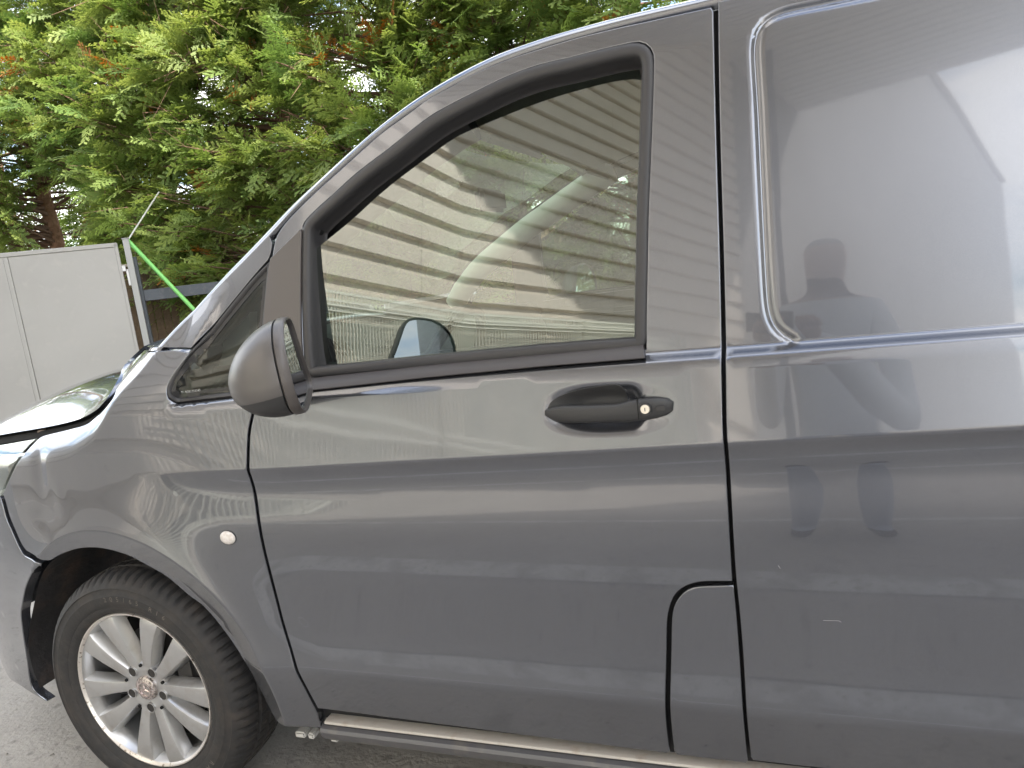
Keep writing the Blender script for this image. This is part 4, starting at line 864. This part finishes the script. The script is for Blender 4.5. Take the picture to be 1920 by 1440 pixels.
def cypress(x, y, H, Rc, z0, label, seed, nclump, front=.72, trunk_r=.13, lean=0., holes=(), ssc=1.):
    rs = np.random.default_rng(seed)
    t = thing('cypress_tree', label, 'tree', (x, y, 0), 'tall cypress trees behind the gate')
    n = 14; zz = np.linspace(-.05, H*.95, n); tp = np.stack([x+lean*zz+.05*np.sin(zz*.9+seed), y+.05*np.cos(zz*.7+seed), zz], 1)
    rad = trunk_r*(1-.75*np.linspace(0, 1, n))*(1+.25*np.exp(-zz*2.5))
    k = 14; mb = MB(); mb.tube(tp, rad, k); tr = mb.build('trunk', BARK, t)
    br = MB(); TT = []; CC = []
    for c in range(nclump):
        z = z0+(H-z0)*rs.random()**1.15
        hr = (z-z0)/(H-z0); Rz = Rc*(1-.55*hr**2.0)*(.75+.25*min(1, (z-z0+.3)/.8))
        a = -math.pi/2+rs.normal(0, .95) if rs.random() < front else rs.uniform(0, 2*math.pi)
        Rz *= 1+.22*math.sin(3*a+seed)+.15*math.sin(z*3.1+2*a+seed*1.7)
        f = rs.uniform(.66, 1.0) if rs.random() < .78 else rs.uniform(.3, .66); r_ = Rz*f
        up = rs.uniform(-.05, .45); d = np.array([math.cos(a), math.sin(a), up]); d /= np.linalg.norm(d)
        b0 = np.array([np.interp(z-.5*r_*up-.1, zz, tp[:, 0]), np.interp(z-.5*r_*up-.1, zz, tp[:, 1]), z-.6*r_*up-.1]); b1 = b0+np.array([d[0]*r_, d[1]*r_, .6*r_*up+.1])
        skip = False
        for (hx_, hy_, hz_, hr_) in holes:
            if np.linalg.norm(b1-np.array([hx_, hy_, hz_])) < hr_: skip = True
        v_ = b1-C; dxy = np.hypot(v_[0], v_[1]); cr_ = (v_[0]*SIGHT[1]-v_[1]*SIGHT[0])
        if abs(cr_) < .55 and 1.9 < b1[2] < 3.5 and b1[1] < 8.5: continue       # open view to the bare trunk
        mid = (b0+b1)/2+rs.normal(0, .06, 3)-[0, 0, .05]
        br.tube([b0, mid, b1, b1+d*.12], [.019*(r_+.3), .012, .008, .004], 5, False)
        for _ in range(3):
            f0 = rs.uniform(.3, .9); q = b0*(1-f0)+b1*f0; br.tube([q, q+rs.normal(0, .12, 3)+d*.14, q+rs.normal(0, .2, 3)+d*.34], [.006, .005, .002], 3, False)
        if skip: continue
        hue = rs.normal(0, 1); deadc = rs.random() < .05
        for s in range(rs.integers(11, 16)):
            T, tipw = SPR[rs.integers(6)]; sc = rs.uniform(.9, 1.55)*ssc
            dd = d+rs.normal(0, .48, 3)+np.array([-.12, 0, .14]); dd /= np.linalg.norm(dd)
            side = np.cross(dd, [0, 0, 1])+rs.normal(0, .45, 3); side -= dd*(side@dd); side /= np.linalg.norm(side); nn = np.cross(dd, side)
            M = np.stack([dd, side, nn], 0)*sc; org = b0+(b1-b0)*rs.uniform(.68, 1.0)+rs.normal(0, .07, 3)
            P = T.reshape(-1, 3)@M+org; P[:, 2] -= .45*((P-org)@dd)**2
            TT.append(P)
            dead = deadc and s < 3
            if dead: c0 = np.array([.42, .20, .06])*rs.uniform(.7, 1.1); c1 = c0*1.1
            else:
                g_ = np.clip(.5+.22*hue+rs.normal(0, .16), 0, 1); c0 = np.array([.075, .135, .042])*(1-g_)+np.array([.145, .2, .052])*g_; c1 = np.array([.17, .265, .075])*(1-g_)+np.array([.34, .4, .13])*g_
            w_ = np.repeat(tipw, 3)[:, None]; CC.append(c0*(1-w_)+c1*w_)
    br.build('branches', TWIG, t)
    V = np.concatenate(TT)-np.array([x, y, 0]); col = np.concatenate(CC); nv = len(V)
    me = bpy.data.meshes.new('crown'); me.vertices.add(nv); me.vertices.foreach_set('co', V.astype(np.float32).ravel()); me.loops.add(nv); me.loops.foreach_set('vertex_index', np.arange(nv, dtype=np.int32))
    me.polygons.add(nv//3); me.polygons.foreach_set('loop_start', np.arange(0, nv, 3, dtype=np.int32)); me.polygons.foreach_set('loop_total', np.full(nv//3, 3, dtype=np.int32)); me.update()
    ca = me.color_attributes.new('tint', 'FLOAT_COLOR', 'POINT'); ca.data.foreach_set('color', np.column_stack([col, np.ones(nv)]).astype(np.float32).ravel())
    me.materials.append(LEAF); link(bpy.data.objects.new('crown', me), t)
    return t
trees = [  # pixel column for the trunk, distance along y, height, radius, crown start, clumps, label, trunk radius, spray scale
    (-150, 7.4, 7.2, 1.6, 1.0, 120, 'cypress tree standing furthest along behind the open gate leaf', .17, 1),
    (84, 8.2, 7.2, 1.5, 2.6, 200, 'cypress tree with bare red brown lower trunk above the gate panel', .17, 1),
    (245, 8.0, 7.2, 1.45, 1.6, 260, 'cypress tree rising behind the gate post and stay wire', .12, 1),
    (395, 7.3, 7.0, 1.5, 1.2, 280, 'bushy cypress tree above the brown board fence and green pole', .13, 1),
    (560, 7.0, 6.8, 1.5, 1.2, 290, 'cypress tree with exposed reddish trunk behind the sloping screen pillar', .15, 1),
    (760, 6.6, 6.4, 1.4, 1.0, 250, 'cypress tree with tan dead tufts over the curve of the van roof', .13, 1),
    (965, 6.6, 6.2, 1.4, .9, 230, 'cypress tree with a thick brown trunk just above the roof rail', .16, 1),
    (1190, 6.4, 6.0, 1.4, .8, 150, 'cypress tree seen through the van side windows', .13, 1.1),
    (20, 11.5, 8.5, 2.0, .6, 120, 'darker cypress tree in the row behind the bare trunk', .16, 1.7),
    (330, 11.5, 8.5, 2.0, .6, 110, 'darker cypress tree in the row behind the gate post', .16, 1.7),
    (620, 11.0, 8.0, 2.0, .6, 110, 'darker cypress tree in the row behind the screen pillar', .16, 1.7),
    (900, 11.0, 8.0, 2.0, .6, 90, 'darker cypress tree in the row behind the roof rail', .16, 1.7),
]
for i, (px, yy, H, Rc, z0, nc, lab, trr, sq) in enumerate(trees):
    p = at_y(px, 380, yy)
    cypress(p[0], yy, H, Rc, z0, lab, 11+i, nc, trunk_r=trr, ssc=sq)

cypress(3.9, 6.7, 6.2, 1.4, .7, 'cypress tree of the hedge level with the van cargo side', 41, 100, trunk_r=.13, ssc=1.3)
cypress(6.4, 6.9, 6.4, 1.5, .7, 'last cypress tree of the hedge past the rear of the van', 42, 90, trunk_r=.13, ssc=1.4)
# ------------------------------------------------------------------ the yard behind the camera (seen in the paint and glass) and added shade casters
CLAD = mat('beige_cladding', (.67, .62, .55), .55, .0, noise=[(2.5, (.62, .575, .51), .4, .7, 4), (14, (.71, .66, .59), .5, .8, 4)])
CLADD = mat('pale_cladding', (.76, .76, .75), .6, .0, noise=[(2.0, (.7, .7, .69), .4, .7, 4)])
def clad_prof(height, pitch=.30, z0=.15):
    P = []; z = z0
    k = pitch/.3
    while z < height-.01:
        P += [(0, z), (0, z+.180*k), (-.075, z+.19*k), (-.075, z+.275*k), (-.02, z+.285*k)]; z += pitch
    return P
def clad_wall(name, label, o0, dirv, nrm, length, height, sheet, m, pitch=.30):
    """wall of horizontal trapezoidal sheets; outward normal nrm"""
    b = thing(name, label, 'building', tuple(o0)); P = clad_prof(height, pitch); dirv = np.array(dirv, float); nrm = np.array(nrm, float); n = 3; first = None
    for k in range(n):
        if first is None:
            V = []
            for s in (0, sheet-.004):
                for d, z in P: V.append(np.array(o0)+dirv*s+nrm*d+np.array([0, 0, z]))
            kk = len(P); F = [(i, kk+i, kk+i+1, i+1) for i in range(kk-1)]; first = mesh_obj('cladding_sheet', V, F, m, b, smooth=False)
        else:
            c = first.copy(); COL.objects.link(c); c.location = Vector(dirv*sheet*k)
    cen = np.array(o0)+dirv*length/2-nrm*3.1; rot = Matrix(np.stack([dirv, -nrm, [0, 0, 1]], 1).tolist())
    rbox('building_core', (cen[0], cen[1], height/2), (length, 6.0, height), mat('smooth_grey_wall', (.30, .30, .30), .8, noise=[(.6, (.265, .265, .265), .4, .7, 5)]), b, rot=rot, bev=0)
    rbox('eaves_trim', (cen[0]+nrm[0]*3.1, cen[1]+nrm[1]*3.1, height+.08), (length, .3, .18), CLADD, b, rot=rot, bev=.01)
    return b
WO = np.array([-2.3, -2.6, 0]); WD = np.array([.34, -.94, 0]); WD /= np.linalg.norm(WD); WN = np.array([-WD[1], WD[0], 0])
def wp(s, p, z): return WO+WD*s+WN*p+np.array([0, 0, z])
wallA = clad_wall('corrugated_warehouse', 'sunlit beige ribbed warehouse wall mirrored in the door window', wp(-2.2, 0, 0), WD, WN, 58.5, 18.0, 4.1, CLAD, .36)
# high canopy added out from the warehouse, edge shaped to shade its wall
can = thing('shade_canopy', 'high ribbed sheet canopy added out from the warehouse to shade its upper wall', 'canopy', tuple(wp(8, 0, 0)))
V = []
for s_ in np.arange(-3.2, 14, .3):
    for ds, dz in ((0, 0), (.185, 0), (.205, .05), (.275, .05)):
        p = min(7.0, .4156*(s_+ds+3.27)); V += [wp(s_+ds, -.2, 9.0+dz), wp(s_+ds, p, 9.0+dz)]
F = [(2*i, 2*i+1, 2*i+3, 2*i+2) for i in range(len(V)//2-1)]
mesh_obj('shade_canopy_sheet', V, F, CLADD, can, smooth=False)
q = wp(10.5, .45, 4.5); rbox('shade_canopy_post', q, (.16, .16, 9.0), STEEL, can, bev=.01)
# galvanised mesh panels standing against the warehouse wall
MESHM = mat('galvanised_mesh', (.74, .75, .68), .5, .0)
wrot = np.stack([WD, -WN, [0, 0, 1]], 1)
def mesh_panel(sc, p, lab, Hh, where_end):
    t = thing('mesh_fence_panel', lab, 'fence panel', tuple(wp(sc, p, 0)), 'stacked mesh fence panels'); mb = MB(); Wd = 2.4
    for s_ in np.arange(-Wd/2, Wd/2+.01, .05):
        for z0_, z1_, d0 in ((0, .5, 0), (.5, 1.2, 0), (1.2, Hh-.2, 0), (Hh-.1, Hh, 0)): mb.box(wp(sc+s_, p, (z0_+z1_)/2), (.008, .008, z1_-z0_), wrot)
        mb.box(wp(sc+s_, p+.018, Hh-.175), (.008, .008, .062), wrot@np.array(Matrix.Rotation(.62, 3, 'X'))); mb.box(wp(sc+s_, p+.018, Hh-.125), (.008, .008, .062), wrot@np.array(Matrix.Rotation(-.62, 3, 'X')))
    for z, d0 in ((.05, .007), (.5, .007), (.55, .007), (1.2, .007), (1.25, .007), (Hh-.2, .007), (Hh-.15, .04), (Hh-.1, .007), (Hh-.02, .007)): mb.box(wp(sc, p+d0, z), (Wd, .014, .014), wrot)
    o = mb.build('wire_grid', MESHM, t, smooth=False); o['kind'] = 'stuff'
    for s_ in ((1,) if where_end else ()): rbox('panel_post', wp(sc+s_*Wd/2, p, Hh/2+.04), (.05, .05, Hh+.08), MESHM, t, rot=Matrix(wrot.tolist()), bev=.004)
for i, where in enumerate(('at the ribbed wall corner', 'by the sunlit ribbed wall', 'below the wall shadow edge')):
    for j, dep in enumerate(('hard against the wall', 'in the middle of its stack', 'outermost of its stack')):
        mesh_panel(.9+2.5*i, .12+.11*j, 'wire mesh fence panel '+dep+' '+where, 2.12-.03*j, i == 2)
# tall unseen block added so that its shadow covers the van
blk = thing('shade_block', 'tall rendered block added out of view behind the van to shade the yard', 'building', (13, -4.1, 0))
rbox('shade_block_wall', (13, -4.1, 8.5), (8, 5.8, 17.0), mat('pale_render', (.72, .71, .68), .85), blk, bev=.02)
rbox('shade_block_roof', (13, -4.1, 17.1), (8.4, 6.2, .2), CLADD, blk, bev=.02)
for zz_ in (1.5, 4.6, 7.7, 10.8, 13.9):
    for yy in np.arange(-6.0, -1.6, 1.9): rbox('window', (8.99, yy, zz_), (.06, 1.2, 1.3), mat('dark_glazing', (.04, .05, .06), .08), blk, bev=.01)

# ------------------------------------------------------------------ the photographer (seen only in the paint)
per = thing('person', 'person in dark top and blue jeans holding a phone, mirrored in the side panel', 'person', (1.82, -1.74, 0))
def skin(name, V, E_, rad, m, parent, root=0):
    me = bpy.data.meshes.new(name); me.from_pydata([tuple(np.array(p)-np.array(parent_origin(parent))) for p in V], E_, []); me.materials.append(m)
    o = link(bpy.data.objects.new(name, me), parent); md = o.modifiers.new('skin', 'SKIN')
    for i, r_ in enumerate(rad): d = me.skin_vertices[0].data[i]; d.radius = (r_, r_) if np.isscalar(r_) else r_; d.use_root = (i == root)
    md.use_smooth_shade = True; sb = o.modifiers.new('sub', 'SUBSURF'); sb.levels = 1; sb.render_levels = 2; return o
PM = bpy.data.materials.new('clothes'); PM.use_nodes = True; nt = PM.node_tree; b_ = nt.nodes['Principled BSDF']; b_.inputs['Roughness'].default_value = .9
t_c = N(nt, 'ShaderNodeTexCoord'); sx_ = N(nt, 'ShaderNodeSeparateXYZ'); nt.links.new(t_c.outputs['Object'], sx_.inputs[0]); rmp = N(nt, 'ShaderNodeValToRGB'); rmp.color_ramp.interpolation = 'CONSTANT'
mr_ = N(nt, 'ShaderNodeMath', operation='DIVIDE'); mr_.inputs[1].default_value = 2; nt.links.new(sx_.outputs['Z'], mr_.inputs[0]); nt.links.new(mr_.outputs[0], rmp.inputs[0])
rmp.color_ramp.elements[0].color = (.03, .03, .032, 1); e_ = rmp.color_ramp.elements[1]; e_.position = .045; e_.color = (.34, .37, .44, 1)
for p_, c_ in ((.49, (.70, .70, .70)), (.725, (.6, .45, .38)), (.845, (.42, .4, .38))): q_ = rmp.color_ramp.elements.new(p_); q_.color = (*c_, 1)
nt.links.new(rmp.outputs[0], b_.inputs['Base Color'])
px_, py_ = 1.82, -1.76
bv = [(px_, py_, .95), (px_, py_-.01, 1.15), (px_, py_-.02, 1.36), (px_, py_, 1.47), (px_, py_+.02, 1.56), (px_, py_+.03, 1.66), (px_, py_+.02, 1.74),
      (px_-.10, py_, .90), (px_-.12, py_+.02, .50), (px_-.13, py_-.01, .09), (px_-.15, py_+.14, .045), (px_+.10, py_, .90), (px_+.13, py_+.01, .50), (px_+.15, py_-.02, .09), (px_+.18, py_+.12, .045),
      (px_-.17, py_-.02, 1.40), (px_-.25, py_+.10, 1.15), (px_-.24, py_+.36, 1.27), (px_+.17, py_-.02, 1.40), (px_+.24, py_+.10, 1.15), (px_-.08, py_+.36, 1.27)]
be = [(0, 1), (1, 2), (2, 3), (3, 4), (4, 5), (5, 6), (0, 7), (7, 8), (8, 9), (9, 10), (0, 11), (11, 12), (12, 13), (13, 14), (2, 15), (15, 16), (16, 17), (2, 18), (18, 19), (19, 20)]
brad = [(.15, .11), (.14, .10), (.17, .11), .06, .075, .095, .07, .095, .07, .05, .04, .095, .07, .05, .04, .065, .048, .032, .065, .048, .032]
skin('body', bv, be, brad, PM, per)
SKN = mat('skin_tone', (.45, .27, .2), .55)
for sgn, base in ((-1, np.array([px_-.24, py_+.36, 1.27])), (1, np.array([px_-.08, py_+.36, 1.27]))):
    mb = MB(); pc = base+np.array([0, .035, .02]); mb.tube([base, pc, pc+np.array([0, .03, .02])], [.026, .036, .026], 10)
    for k in range(4):
        q = pc+np.array([(k-1.5)*.017, .045, .02]); L_ = (.06, .07, .066, .05)[k]; mb.tube([q, q+np.array([-sgn*.008, L_*.5, .012]), q+np.array([-sgn*.028, L_*.62, .030])], [.0095, .009, .007], 8)
    q = pc+np.array([-sgn*.03, .01, .01]); mb.tube([q, q+np.array([-sgn*.02, .03, .015]), q+np.array([-sgn*.02, .055, .03])], [.012, .0105, .008], 8); mb.build('hand', SKN, per)
ph = thing('phone', 'dark smartphone held up by the person', 'phone', tuple(C-FW*.03))
rbox('phone_case', C-FW*.022-RT*.03, (.158, .074, .0085), mat('phone_black', (.02, .02, .022), .3), ph, rot=Matrix(np.stack([RT, UP, -FW], 1).tolist()), bev=.003)
